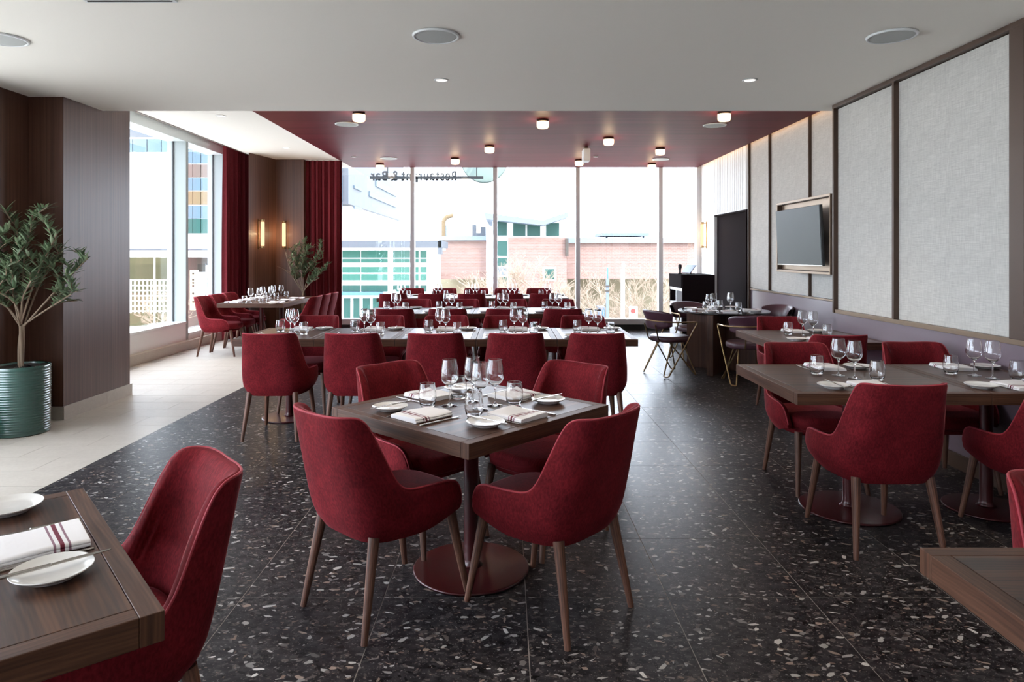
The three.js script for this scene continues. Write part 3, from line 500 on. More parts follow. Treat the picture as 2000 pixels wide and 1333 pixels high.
// the three long rows
function row(rowName, x0, n, w, d0, d1, nearX, nearD, farX, farD) {
  const cd = (d0 + d1) / 2, L = d1 - d0;
  for (let i = 0; i < n; i++) {
    const cx = x0 + w * (i + 0.5);
    table('long_row_table', `walnut table in ${rowName} long row, ${nth[i]} from left`, cx, cd, w - 0.004, L, 0, `tables of the ${rowName} long row`, 0.235);
    const sm = { small: rowName !== 'front' };
    setting(cx + 0.02, cd, 0, 1, L / 2, `near side of ${rowName} row, ${nth[i]} table from left`, sm);
    setting(cx + 0.02, cd, 0, -1, L / 2, `far side of ${rowName} row, ${nth[i]} table from left`, sm);
  }
  nearX.forEach((x, i) => chair(x, nearD, 0, 1, `red velvet chair, back to camera, ${rowName} long row, ${nth[i]} from left`, `near chairs of the ${rowName} row`));
  farX.forEach((x, i) => chair(x, farD, 0, -1, `red velvet chair facing camera behind ${rowName} long row, ${nth[i]} from left`, `far chairs of the ${rowName} row`));
}
row('front', -2.275, 5, 0.673, 5.66, 6.54, [-1.84, -1.2, -0.555, 0.07, 0.7], 5.56, [-1.86, -1.22, -0.595, -0.01, 0.745], 6.44);
row('middle', -1.75, 4, 0.67, 8.13, 9.05, [-1.26, -0.665, -0.02, 0.63], 7.93, [-1.23, -0.59, 0.05, 0.687], 8.92);
row('rear', -2.1, 5, 0.62, 11.0, 11.9, [-1.77, -1.17, -0.55, 0.04, 0.57], 10.9, [-1.7, -1.12, -0.55, 0.0, 0.57], 12.02);
{ // table beside the left windows
  table('dining_table', 'walnut table by the left windows, nearer half', -3.68, 10.25, 0.96, 0.9, 0, 'tables by the left windows');
  table('dining_table', 'walnut table by the left windows, half beside the far olive tree', -3.68, 11.155, 0.96, 0.9, 0, 'tables by the left windows', 0.24);
  const ds = [9.97, 10.46, 10.93];
  ds.forEach((d, i) => {
    chair(-4.13, d - 0.06, 1, 0, `red velvet chair on window side of left table, ${nth[i]} from camera`, 'chairs at the left window table');
    chair(-3.08, d, -1, 0, `red velvet chair on room side of left table, ${nth[i]} from camera`, 'chairs at the left window table');
    setting(-3.68, d + 0.02, 1, 0, 0.48, `window side of left table, ${nth[i]} place from camera`, { small: true });
    setting(-3.68, d + 0.02, -1, 0, 0.48, `room side of left table, ${nth[i]} place from camera`, { small: true });
  });
}
{ // round table on a cross of slabs, with four tube chairs
  const cx = 2.74, cd = 8.65, o = thing('round_table', 'round dark table on crossed timber slabs beside the host stand', 'table', cx, 0, cd);
  mesh('table_top', lathe([[0, 0.725], [0.54, 0.725], [0.556, 0.731], [0.56, 0.74], [0.556, 0.75], [0, 0.75]], 72), M.darkTop, o);
  const a = Math.atan2(0.54, 0.84), slab = (len, turn, off) => { const g = box(0.075, 0.724, len, 0.004, 'y'); g.translate(0, 0.362, off); g.rotateY(turn); return uvBox(g, 'y'); };
  mesh('slab', slab(1.04, -a, 0.06), M.walnutEdge, o); mesh('slab', slab(0.42, -a + Math.PI / 2, 0.25), M.panelWood, o); mesh('slab', slab(0.42, -a + Math.PI / 2, -0.25), M.panelWood, o);
  const F = {};
  F.seat = (() => { const g = cushion(0.235, 0.235, 0.225, 0.405, 0.475, 2.3, 0.012, 1); return g; })();
  F.back = (() => { // padded band that wraps the back
    const NU = 36, sec = (u) => { const an = lerp(-1.05, 1.05, u), hh = 0.115 * (1 - 0.35 * Math.pow(Math.abs(u * 2 - 1), 3)), R = 0.262, cxx = Math.sin(an), czz = -Math.cos(an), pts = []; for (let k = 0; k <= 12; k++) { const b = k / 12 * Math.PI * 2, off = 0.026 * Math.sign(Math.cos(b)) * Math.pow(Math.abs(Math.cos(b)), 0.7), y = hh * Math.sign(Math.sin(b)) * Math.pow(Math.abs(Math.sin(b)), 0.5); const r = R + off + (y > 0 ? 0.05 * y / 0.115 : 0.0); pts.push([cxx * r, 0.675 + y, czz * r]); } return pts; };
    return grid(NU, 12, (u, v) => { const p = sec(u)[Math.round(v * 12)]; return [...p, u * 0.6, v * 0.3]; });
  })();
  F.rail = (() => { const pts = []; for (let i = 0; i <= 14; i++) { const an = lerp(-1.35, 1.35, i / 14); pts.push([Math.sin(an) * 0.295, 0.665 - 0.012 * Math.abs(i / 7 - 1), -Math.cos(an) * 0.295]); } return tube(pts, 0.0085, 60, 8); })();
  F.arm = [1, -1].map((s) => bent([[s * 0.288, 0.653, -0.066], [s * 0.285, 0.648, 0.2], [s * 0.25, 0.012, -0.2], [s * 0.2, 0.012, -0.235], [s * 0.12, 0.398, -0.06]], 0.0085, 0.045, 110));
  F.leg = [1, -1].map((s) => bent([[s * 0.14, 0.398, -0.1], [s * 0.235, 0.012, 0.2], [s * 0.2, 0.012, 0.235], [s * 0.12, 0.398, 0.1]], 0.0085, 0.045, 90));
  F.spine = [1, -1].map((s) => bent([[s * 0.11, 0.62, -0.288], [s * 0.1, 0.415, -0.23], [s * 0.1, 0.4, -0.08]], 0.0085, 0.06, 40));
  const mk = (x, d, label) => {
    const c = thing('tube_chair', label, 'chair', x, 0, d, face(cx - x, cd - d), 'brass tube chairs at the round table');
    mesh('seat', F.seat, M.plumLeather, c); mesh('backrest', F.back, M.plumLeather, c); mesh('back_rail', F.rail, M.brass, c);
    F.arm.forEach((g) => mesh('arm_and_rear_leg', g, M.brass, c)); F.leg.forEach((g) => mesh('front_leg', g, M.brass, c)); F.spine.forEach((g) => mesh('back_support', g, M.brass, c));
  };
  mk(1.98, 8.32, 'plum leather tube chair left of the round table, fully in view');
  mk(2.72, 7.72, 'plum leather tube chair before the round table, half behind red chair');
  mk(2.56, 9.42, 'plum leather tube chair mostly hidden behind the round table');
  mk(3.42, 8.95, 'plum leather tube chair between round table and linen wall');
  [[-1, 0.2, 'right'], [1, 0.1, 'left'], [0, -1, 'far'], [0.1, 1, 'near']].forEach(([x, d, n]) => { const l = Math.hypot(x, d); setting(cx, cd, x / l, d / l, 0.5, `on round dark table, ${n} place`, { small: true, glasses: { right: [['w', 2.83, 8.66], ['t', 2.9, 8.56]], left: [['w', 2.6, 8.6], ['t', 2.52, 8.66]], far: [['w', 2.88, 8.8], ['t', 2.76, 8.86]], near: [['w', 2.49, 8.42], ['t', 2.56, 8.45]] }[n] }); });
}
{ // host stand by the window
  const o = thing('host_stand', 'dark timber host stand with white shelf side, by the windows', 'host stand', 2.96, 0, 11.0);
  const b = (x0, x1, y0, y1, z0, z1, m, n, r = 0.003) => { const g = span(x0, x1, y0, y1, z0, z1, r, 'y'); mesh(n, g, m, o); };
  b(-0.24, 0.26, 0, 1.14, -0.42, -0.38, M.doorWood, 'front_panel'); b(-0.24, 0.26, 0, 1.14, 0.38, 0.42, M.doorWood, 'rear_panel'); b(0.22, 0.26, 0, 1.14, -0.38, 0.38, M.doorWood, 'end_panel');
  b(-0.24, 0.22, 1.1, 1.14, -0.38, 0.38, M.doorWood, 'top_board'); b(-0.255, -0.24, 0.93, 1.14, -0.4, 0.4, M.doorWood, 'fascia_board'); b(-0.24, 0.22, 0.88, 0.93, -0.38, 0.38, M.white, 'shelf'); b(-0.24, 0.22, 0.66, 0.69, -0.38, 0.38, M.white, 'shelf');
  b(-0.24, 0.22, 0.69, 0.88, -0.015, 0.015, M.white, 'divider'); b(-0.25, -0.235, 0.08, 0.66, -0.37, 0.37, M.white, 'cupboard_door'); b(-0.254, -0.249, 0.4, 0.58, -0.03, 0.03, M.black, 'handle'); b(0.1, 0.12, 0.69, 0.88, -0.38, 0.38, M.black, 'cubby_back'); b(-0.2, 0.2, 0, 0.08, -0.36, 0.36, M.black, 'plinth');
  const t = thing('tablet', 'tablet tilted on a stand on top of the host stand', 'tablet', 2.93, 1.14, 11.0, -1.2); mesh('screen', (() => { const g = box(0.24, 0.17, 0.01, 0.004); g.rotateX(-0.75); g.translate(0, 0.085, 0); return g; })(), std({ color: 0x3e5a80, roughness: 0.15 }), t); mesh('stand_foot', (() => { const g = box(0.1, 0.012, 0.1, 0.004); g.translate(0, 0.006, -0.03); return g; })(), M.black, t); mesh('stand_arm', rod([0, 0.006, -0.04], [0, 0.085, -0.01], 0.012), M.black, t);
  const p = thing('card_terminal', 'upright black handset standing on the host stand', 'handset', 2.76, 1.14, 10.9); mesh('grip', lathe([[0, 0], [0.045, 0], [0.045, 0.01], [0.018, 0.018], [0.018, 0.08], [0.028, 0.1], [0.03, 0.14], [0.02, 0.158], [0, 0.16]], 20), M.black, p);
}
{ // television on the far linen wall
  const o = thing('television_surround', 'bronze framed box mounted behind the television', 'frame', 0, 0, 0);
  const b = (x0, x1, y0, y1, d0, d1, m, n) => mesh(n, span(x0, x1, y0, y1, d0, d1, 0.003), m, o);
  b(3.45, XF, 2.075, 2.105, 7.29, 8.73, M.batten, 'top_board'); b(3.45, XF, 1.237, 1.267, 7.29, 8.73, M.batten, 'bottom_board'); b(3.45, XF, 1.267, 2.075, 7.29, 7.32, M.batten, 'side_board'); b(3.45, XF, 1.267, 2.075, 8.7, 8.73, M.batten, 'side_board'); b(3.5, 3.52, 1.267, 2.075, 7.32, 8.7, M.bronze, 'back_panel');
  for (const [y0, y1, d0, d1] of [[2.08, 2.107, 7.288, 8.732], [1.235, 1.262, 7.288, 8.732], [1.262, 2.08, 7.288, 7.31], [1.262, 2.08, 8.71, 8.732]]) b(3.443, 3.45, y0, y1, d0, d1, M.bronze, 'trim_strip');
  const t = thing('television', 'flat television with dark grey screen on the right wall', 'television', 3.38, 1.66, 7.92, -Math.PI / 2 + 0.0);
  const tilt = (g) => { g.rotateX(0.045); return g; };
  mesh('casing', tilt(box(1.2, 0.665, 0.03, 0.005)), M.black, t); mesh('screen_glass', tilt((() => { const g = box(1.184, 0.645, 0.004, 0.001); g.translate(0, 0.004, 0.017); return g; })()), M.screen, t); mesh('bezel_strip', tilt((() => { const g = box(1.2, 0.012, 0.008, 0.002); g.translate(0, -0.327, 0.0165); return g; })()), M.steel, t); mesh('wall_arm', rod([0, 0, -0.01], [0, 0, -0.13], 0.04), M.black, t);
}
{ // curtains: one pleated cloth each
  const make = (label, ax, ad, bx, bd, n, y1, amp) => {
    const L = Math.hypot(bx - ax, bd - ad), ux = (bx - ax) / L, ud = (bd - ad) / L, r = rng(Math.round(ax * 100 + 5000)), ph = [r() * 6, r() * 6, r() * 6];
    const g = grid(n * 14, 26, (u, v) => { const y = lerp(0.03, y1, v), s = u * n * Math.PI * 2, k = amp * (0.75 + 0.25 * (1 - v)), w = k * (Math.sin(s + 0.35 * Math.sin(v * 3 + u * 9 + ph[0])) + 0.28 * Math.sin(2.3 * u * n + ph[1]) + 0.2 * Math.sin(s * 2 + ph[2] + v * 1.5)), al = L * u + 0.012 * Math.sin(s * 2); return [ax + ux * al + ud * w, y, -(ad + ud * al - ux * w), u * L * 1.6, y]; });
    tag(mesh('curtain', g, M.curtain, scene), label, 'curtain', 'long red curtains');
  };
  make('long pleated red curtain hanging beside the left window', -4.73, 11.36, -4.62, 12.4, 8, 3.33, 0.05);
  make('long pleated red curtain covering the left of the far windows', -3.8, 12.08, -2.92, 12.08, 8, YR - 0.004, 0.05);
}
// ---------------------------------------------------------------- olive trees
function leafGeo(L, W) { return grid(6, 2, (u, v) => { const w = W * Math.pow(Math.sin(Math.PI * Math.pow(u, 0.8)), 0.9), s = v * 2 - 1; return [s * w, Math.abs(s) * w * 0.35 - 0.12 * L * u * u, u * L]; }); }
const leaf = [leafGeo(0.085, 0.0105), leafGeo(0.07, 0.0115), leafGeo(0.098, 0.0115)], leafM = [M.leafA, M.leafB, M.leafA, M.leafC];
function olive(label, x, d, scale, tips, single, seed, split) {
  const r = rng(seed), o = thing('potted_olive_tree', label, 'plant', x, 0, d);
  const R = 0.207 * scale, H = 0.55 * scale, prof = [[0, 0], [R * 0.97, 0], [R * 0.985, 0.012]]; const n = 26;
  for (let i = 0; i < n; i++) { const y0 = 0.02 + (H - 0.03) * i / n, s = (H - 0.03) / n, k = R * (0.985 + 0.015 * i / n); prof.push([k - 0.0035, y0], [k, y0 + s * 0.25], [k + 0.0012, y0 + s * 0.5], [k, y0 + s * 0.75]); }
  prof.push([R, H], [R - 0.008, H + 0.003], [R - 0.014, H - 0.002], [R - 0.016, H - 0.06], [0, H - 0.06]);
  mesh('pot', lathe(prof, 56), M.greenGlaze, o);
  mesh('soil', grid(32, 6, (u, v) => { const a = u * Math.PI * 2, q = (R - 0.015) * v; return [Math.cos(a) * q, H - 0.018 + (hash2(Math.floor(u * 31.9), Math.floor(v * 6)) - 0.4) * 0.03 * (v < 1 ? 1 : 0.4), Math.sin(a) * q]; }), M.soil, o);
  const leaves = [], base = new THREE.Vector3(0, split, 0);
  for (let k = 0; k < 3; k++) { const a = k * 2.1, w = 0.012; mesh('trunk', tube([[Math.cos(a) * w, H - 0.06, Math.sin(a) * w], [Math.cos(a + 1) * w * 1.1, lerp(H, split, 0.5), Math.sin(a + 1) * w * 1.1], [Math.cos(a + 2) * w * 0.8 + 0.006, split, Math.sin(a + 2) * w * 0.8]], 0.0125 * scale, 20, 8), M.bark, o); }
  const grow = (from, to, rad, depth) => {
    to.x = Math.max(to.x, single ? -0.15 : -0.4);
    const dir = to.clone().sub(from), len = dir.length(), mid = from.clone().lerp(to, 0.45).add(new THREE.Vector3((r() - 0.5) * len * 0.25, len * 0.1, (r() - 0.5) * len * 0.25));
    const c = new THREE.CatmullRomCurve3([from, mid, to]); mesh('branch', new THREE.TubeGeometry(c, 12, rad, 6, false), M.bark, o);
    const start = depth ? 0.15 : 0.42, cnt = Math.max(4, Math.round(len * (1 - start) / (single ? 0.017 : 0.013)));
    for (let i = 0; i < cnt; i++) { const t = lerp(start, 1, (i + 0.5) / cnt), p = c.getPoint(t), tg = c.getTangent(t), az = r() * Math.PI * 2, out = new THREE.Vector3(Math.cos(az), r() * 0.7, Math.sin(az)).addScaledVector(tg, 0.9).normalize(); for (const s of [1, -1]) { const v = s > 0 ? out : out.clone().addScaledVector(tg, -1.5 * 0).multiply(new THREE.Vector3(-1, 1, -1)).normalize(); if (p.x > -0.17 && p.z > -0.3) leaves.push([p, v]); } }
    if (!depth) for (let k = 0; k < 4; k++) { const t = 0.4 + k * 0.17, p = c.getPoint(t); grow(p, p.clone().add(new THREE.Vector3((r() - 0.5) * 0.34, 0.05 + r() * 0.17, (r() - 0.5) * 0.34).multiplyScalar(scale)), rad * 0.55, 1); }
  };
  for (const [tx, ty, tz] of tips) grow(base.clone().add(new THREE.Vector3((r() - 0.5) * 0.02, (r() - 0.5) * 0.05, (r() - 0.5) * 0.02)), new THREE.Vector3(tx, ty, tz), 0.0068 * scale, 0);
  const q = new THREE.Quaternion(), m4 = new THREE.Matrix4(), one = new THREE.Vector3();
  const place = ([p, v]) => { const z = v.clone(), xx = new THREE.Vector3().crossVectors(UP, z).normalize(), y = new THREE.Vector3().crossVectors(z, xx); m4.makeBasis(xx, y, z); q.setFromRotationMatrix(m4); const s = scale * (0.75 + r() * 0.5); return new THREE.Matrix4().compose(p, q, one.set(s, s, s)); };
  const order = leaves.map((l) => [r(), l]).sort((a, b) => a[0] - b[0]).map((e) => e[1]);
  const cut = single ? 300 : 0;
  order.slice(0, cut).forEach((l) => { const e = mesh('leaf', leaf[Math.floor(r() * 3)], leafM[Math.floor(r() * 4)], o); place(l).decompose(e.position, e.quaternion, e.scale); });
  leafM.slice(0, 3).forEach((mat, k) => { const part = order.slice(cut).filter((_, i) => i % 3 === k); if (!part.length) return; const im = new THREE.InstancedMesh(leaf[k], mat, part.length); part.forEach((l, i) => im.setMatrixAt(i, place(l))); im.name = 'foliage'; im.userData.kind = 'stuff'; im.castShadow = im.receiveShadow = true; o.add(im); });
}
olive('potted olive tree in a ribbed green pot before the dark timber wall', -3.965, 5.58, 1, [[0.13, 1.78, 0.05], [0.36, 1.62, 0.1], [0.51, 1.42, -0.05], [0.49, 1.14, 0.12], [-0.07, 1.76, -0.02], [-0.15, 1.42, 0.16], [-0.14, 1.14, 0.28], [-0.15, 1.55, 0.2], [0.08, 1.42, 0.22], [0.25, 1.25, 0.24], [0.22, 1.5, -0.18], [-0.02, 1.2, 0.3]], true, 21, 0.87);
olive('olive tree in the far corner before the red curtain', -3.5, 11.72, 0.9, [[0.05, 1.7, 0], [0.32, 1.55, 0.05], [0.4, 1.22, 0.02], [-0.28, 1.5, 0.05], [0.12, 1.6, 0.08], [-0.2, 1.38, 0.1], [-0.3, 1.2, 0.05], [-0.1, 1.6, 0.1], [0.18, 1.3, 0.1], [-0.15, 1.25, 0.1], [0.3, 1.05, 0.08]], false, 33, 0.8);

// ================================================================ outside the windows
const GROUND = -3.6;
const XM = { brick: std({ map: texBrick, roughness: 0.95 }), conc: std({ color: 0xb4b2ae, roughness: 0.9 }), white: std({ color: 0xf2f2f0, roughness: 0.8 }), coping: std({ color: 0x5e6976, roughness: 0.6 }), steelblue: std({ color: 0x566170, roughness: 0.6 }), teal: phy({ color: 0x2f5a50, roughness: 0.6, specularIntensity: 0.3 }), tealDark: phy({ color: 0x24443f, roughness: 0.6, specularIntensity: 0.3 }), sandstone: std({ color: 0x8a826c, roughness: 0.9 }), olive: std({ color: 0x4c4932, roughness: 0.9 }), darkAndShade: std({ color: 0x3a342f, roughness: 0.9 }), metal: std({ color: 0x3e434a, roughness: 0.7 }), sky: phy({ color: 0x4a5a64, roughness: 0.6, specularIntensity: 0.3 }), tan: std({ color: 0x5f4f38, roughness: 0.9 }), brown: std({ color: 0x544741, roughness: 0.9 }), cream: std({ color: 0xb0a58c, roughness: 0.9 }), blue: std({ color: 0x3a5f86, roughness: 0.6 }), red: std({ color: 0x8c2a26, roughness: 0.7 }), twig: std({ color: 0x8a7a6a, roughness: 0.95 }), ground: std({ color: 0xb8b4ad, roughness: 0.95 }), grass: std({ color: 0xa09a6a, roughness: 1 }), green: std({ color: 0x7a8a5a, roughness: 1 }) };  // one dark tone serves rings, dots, sign panel and the painted shade strip
{ const g = structure('ground', 'street surface outside the windows'); mesh('asphalt', span(-120, 80, GROUND - 0.2, GROUND, -80, 130), XM.ground, g); const w = structure('facade_base', 'base wall under the restaurant floor'); mesh('wall', span(-5.6, 4.1, GROUND, -0.2, -3.6, DB + 0.3), XM.conc, w); }
const outside = (name, label, category, list) => { const o = thing(name, label, category, 0, 0, 0); for (const [n, m, x0, x1, y0, y1, d0, d1] of list) mesh(n, span(x0, x1, y0, y1, d0, d1), XM[m], o); return o; };

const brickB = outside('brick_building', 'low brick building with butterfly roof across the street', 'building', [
  ['brick_wall', 'brick', -3.36, -0.97, 0.23, 2.16, 34, 42],
  ['coping', 'coping', -3.38, -0.96, 2.16, 2.38, 33.7, 42.3],
  ['recessed_wall', 'sandstone', -4.19, -1.14, -3.6, 0.04, 40, 42],
  ['tower_wall', 'brick', 0.07, 2.89, -3.6, 2.29, 33, 42],
  ['window_frame', 'white', -0.99, 0.07, -3.6, 2.37, 33.1, 39.1],
  ['side_wall', 'brick', 2.98, 10.95, 0.25, 2.04, 34, 42],
  ['coping', 'coping', 2.95, 10.91, 2.03, 2.28, 33.7, 42.3],
  ['recessed_wall', 'sandstone', 3.51, 12.88, -3.6, 0.07, 40, 42],
  ['painted_shade_strip', 'darkAndShade', 2.82, 2.95, 1.4, 2.23, 32.7, 32.95],  // dark box that paints in the shade at the wall return, no pipe there
  ['pane', 'tealDark', -0.47, 0.02, 1.4, 2.12, 33.02, 33.12],
  ['pane', 'tealDark', -0.47, 0.02, 0.91, 1.3, 33.02, 33.12],
  ['pane', 'sky', -0.47, 0.02, 0.46, 0.86, 33.02, 33.12],
  ['pane', 'tealDark', -0.47, 0.02, -0.45, 0.39, 33.02, 33.12],
  ['clerestory_wall', 'white', -0.7, 2.74, 2.3, 3.2, 33.3, 39.3],
  ['pane', 'tealDark', -0.47, 0.0, 2.37, 3.12, 33.2, 33.32],
  ['pane', 'tealDark', 0.3, 0.9, 2.37, 3.02, 33.2, 33.32],
  ['pane', 'tealDark', 0.99, 1.62, 2.37, 2.94, 33.2, 33.32],
  ['pane', 'tealDark', 1.91, 2.54, 2.37, 2.99, 33.2, 33.32],
  ['window_frame', 'white', 1.73, 2.37, 0.19, 0.86, 32.93, 33.03],
  ['pane', 'tealDark', 1.81, 2.29, 0.27, 0.77, 32.88, 32.98],
  ['roof_canopy', 'steelblue', 4.88, 7.29, 2.42, 2.58, 35, 38],
  ['canopy_post', 'steelblue', 5.23, 5.31, 2.31, 2.47, 36, 36.2],
  ['canopy_post', 'steelblue', 7.17, 7.25, 2.31, 2.47, 36, 36.2],
  ['roof_unit', 'metal', -1.83, -1.64, 2.42, 3.04, 36, 37],
  ['roof_unit', 'metal', -1.4, -1.13, 2.42, 2.93, 36, 37],
  ['roof_unit', 'metal', -1.64, -1.4, 2.42, 2.61, 36, 37]]);
{ const s = new THREE.Shape(); [[-1.05, 3.42], [1.68, 3.06], [2.85, 3.45], [2.88, 3.22], [1.7, 2.83], [-1.01, 3.13]].forEach(([x, y], i) => (i ? s.lineTo(x, y) : s.moveTo(x, y))); const g = new THREE.ExtrudeGeometry(s, { depth: 8, bevelEnabled: false }); g.translate(0, 0, -40); mesh('butterfly_roof', g, XM.steelblue, brickB); }
mesh('exhaust_pipe', bent([[-3.2, 2.38, -34.5], [-3.2, 3.16, -34.5], [-3.05, 3.36, -34.5], [-2.71, 3.44, -34.5]], 0.11, 0.2, 40), XM.tan, brickB); mesh('roof_duct', span(-3.31, -3.05, 2.17, 2.95, 34.5, 35.0), XM.coping, brickB);
outside('glass_fronted_building', 'white framed building with green glazing across the street', 'building', [
  ['wall', 'white', -9.66, -3.24, -3.6, 1.72, 30, 33.4],
  ['roof_band', 'white', -9.99, -4.13, 2.08, 2.46, 31, 33.4],
  ['fascia', 'metal', -9.38, -2.74, 1.75, 2.04, 28.8, 31.8],
  ['soffit_band', 'white', -9.45, -2.87, 1.66, 1.75, 29.0, 32.0],
  ['eave_end', 'metal', -2.91, -2.76, 1.47, 2.05, 28.8, 29.4],
  ['pane', 'teal', -8.75, -7.31, 1.32, 1.63, 29.94, 30.06],
  ['pane', 'teal', -8.75, -7.31, 1.11, 1.27, 29.94, 30.06],
  ['pane', 'teal', -8.75, -7.31, 0.67, 0.92, 29.94, 30.06],
  ['pane', 'teal', -8.75, -7.31, 0.33, 0.6, 29.94, 30.06],
  ['pane', 'tealDark', -8.75, -7.31, -0.16, 0.11, 29.94, 30.06],
  ['pane', 'teal', -7.21, -6.44, 1.32, 1.63, 29.94, 30.06],
  ['pane', 'teal', -7.21, -6.44, 1.11, 1.27, 29.94, 30.06],
  ['pane', 'teal', -7.21, -6.44, 0.67, 0.92, 29.94, 30.06],
  ['pane', 'teal', -7.21, -6.44, 0.33, 0.6, 29.94, 30.06],
  ['pane', 'tealDark', -7.21, -6.44, -0.16, 0.11, 29.94, 30.06],
  ['pane', 'teal', -6.39, -5.23, 1.32, 1.63, 29.94, 30.06],
  ['pane', 'teal', -6.39, -5.23, 1.11, 1.27, 29.94, 30.06],
  ['pane', 'teal', -6.39, -5.23, 0.67, 0.92, 29.94, 30.06],
  ['pane', 'teal', -6.39, -5.23, 0.33, 0.6, 29.94, 30.06],
  ['pane', 'tealDark', -6.39, -5.23, -0.16, 0.11, 29.94, 30.06],
  ['pane', 'teal', -4.99, -4.26, 1.32, 1.63, 29.94, 30.06],
  ['pane', 'teal', -4.99, -4.26, 1.11, 1.27, 29.94, 30.06],
  ['pane', 'teal', -4.99, -4.26, 0.67, 0.92, 29.94, 30.06],
  ['pane', 'teal', -4.99, -4.26, 0.33, 0.6, 29.94, 30.06],
  ['pane', 'tealDark', -4.99, -4.26, -0.16, 0.11, 29.94, 30.06],
  ['pane', 'teal', -4.22, -3.87, 1.32, 1.63, 29.94, 30.06],
  ['pane', 'teal', -4.22, -3.87, 1.11, 1.27, 29.94, 30.06],
  ['pane', 'teal', -4.22, -3.87, 0.67, 0.92, 29.94, 30.06],
  ['pane', 'teal', -4.22, -3.87, 0.33, 0.6, 29.94, 30.06],
  ['pane', 'tealDark', -4.22, -3.87, -0.16, 0.11, 29.94, 30.06],
  ['pane', 'teal', -3.79, -3.52, 1.32, 1.63, 29.94, 30.06],
  ['pane', 'teal', -3.79, -3.52, 1.11, 1.27, 29.94, 30.06],
  ['pane', 'teal', -3.79, -3.52, 0.67, 0.92, 29.94, 30.06],
  ['pane', 'teal', -3.79, -3.52, 0.33, 0.6, 29.94, 30.06],
  ['pane', 'tealDark', -3.79, -3.52, -0.16, 0.11, 29.94, 30.06],
  ['pane', 'tealDark', -7.85, -7.51, -1.33, -0.46, 29.94, 30.06],
  ['pane', 'tealDark', -7.15, -6.86, -1.33, -0.46, 29.94, 30.06],
  ['pane', 'tealDark', -6.73, -6.46, -1.33, -0.46, 29.94, 30.06],
  ['pane', 'tealDark', -6.32, -6.01, -1.33, -0.46, 29.94, 30.06],
  ['pane', 'tealDark', -5.88, -5.61, -1.33, -0.46, 29.94, 30.06],
  ['pane', 'tealDark', -5.34, -5.07, -1.33, -0.46, 29.94, 30.06],
  ['sign_band', 'blue', -8.23, -5.43, -0.32, -0.17, 29.7, 30.0]]);
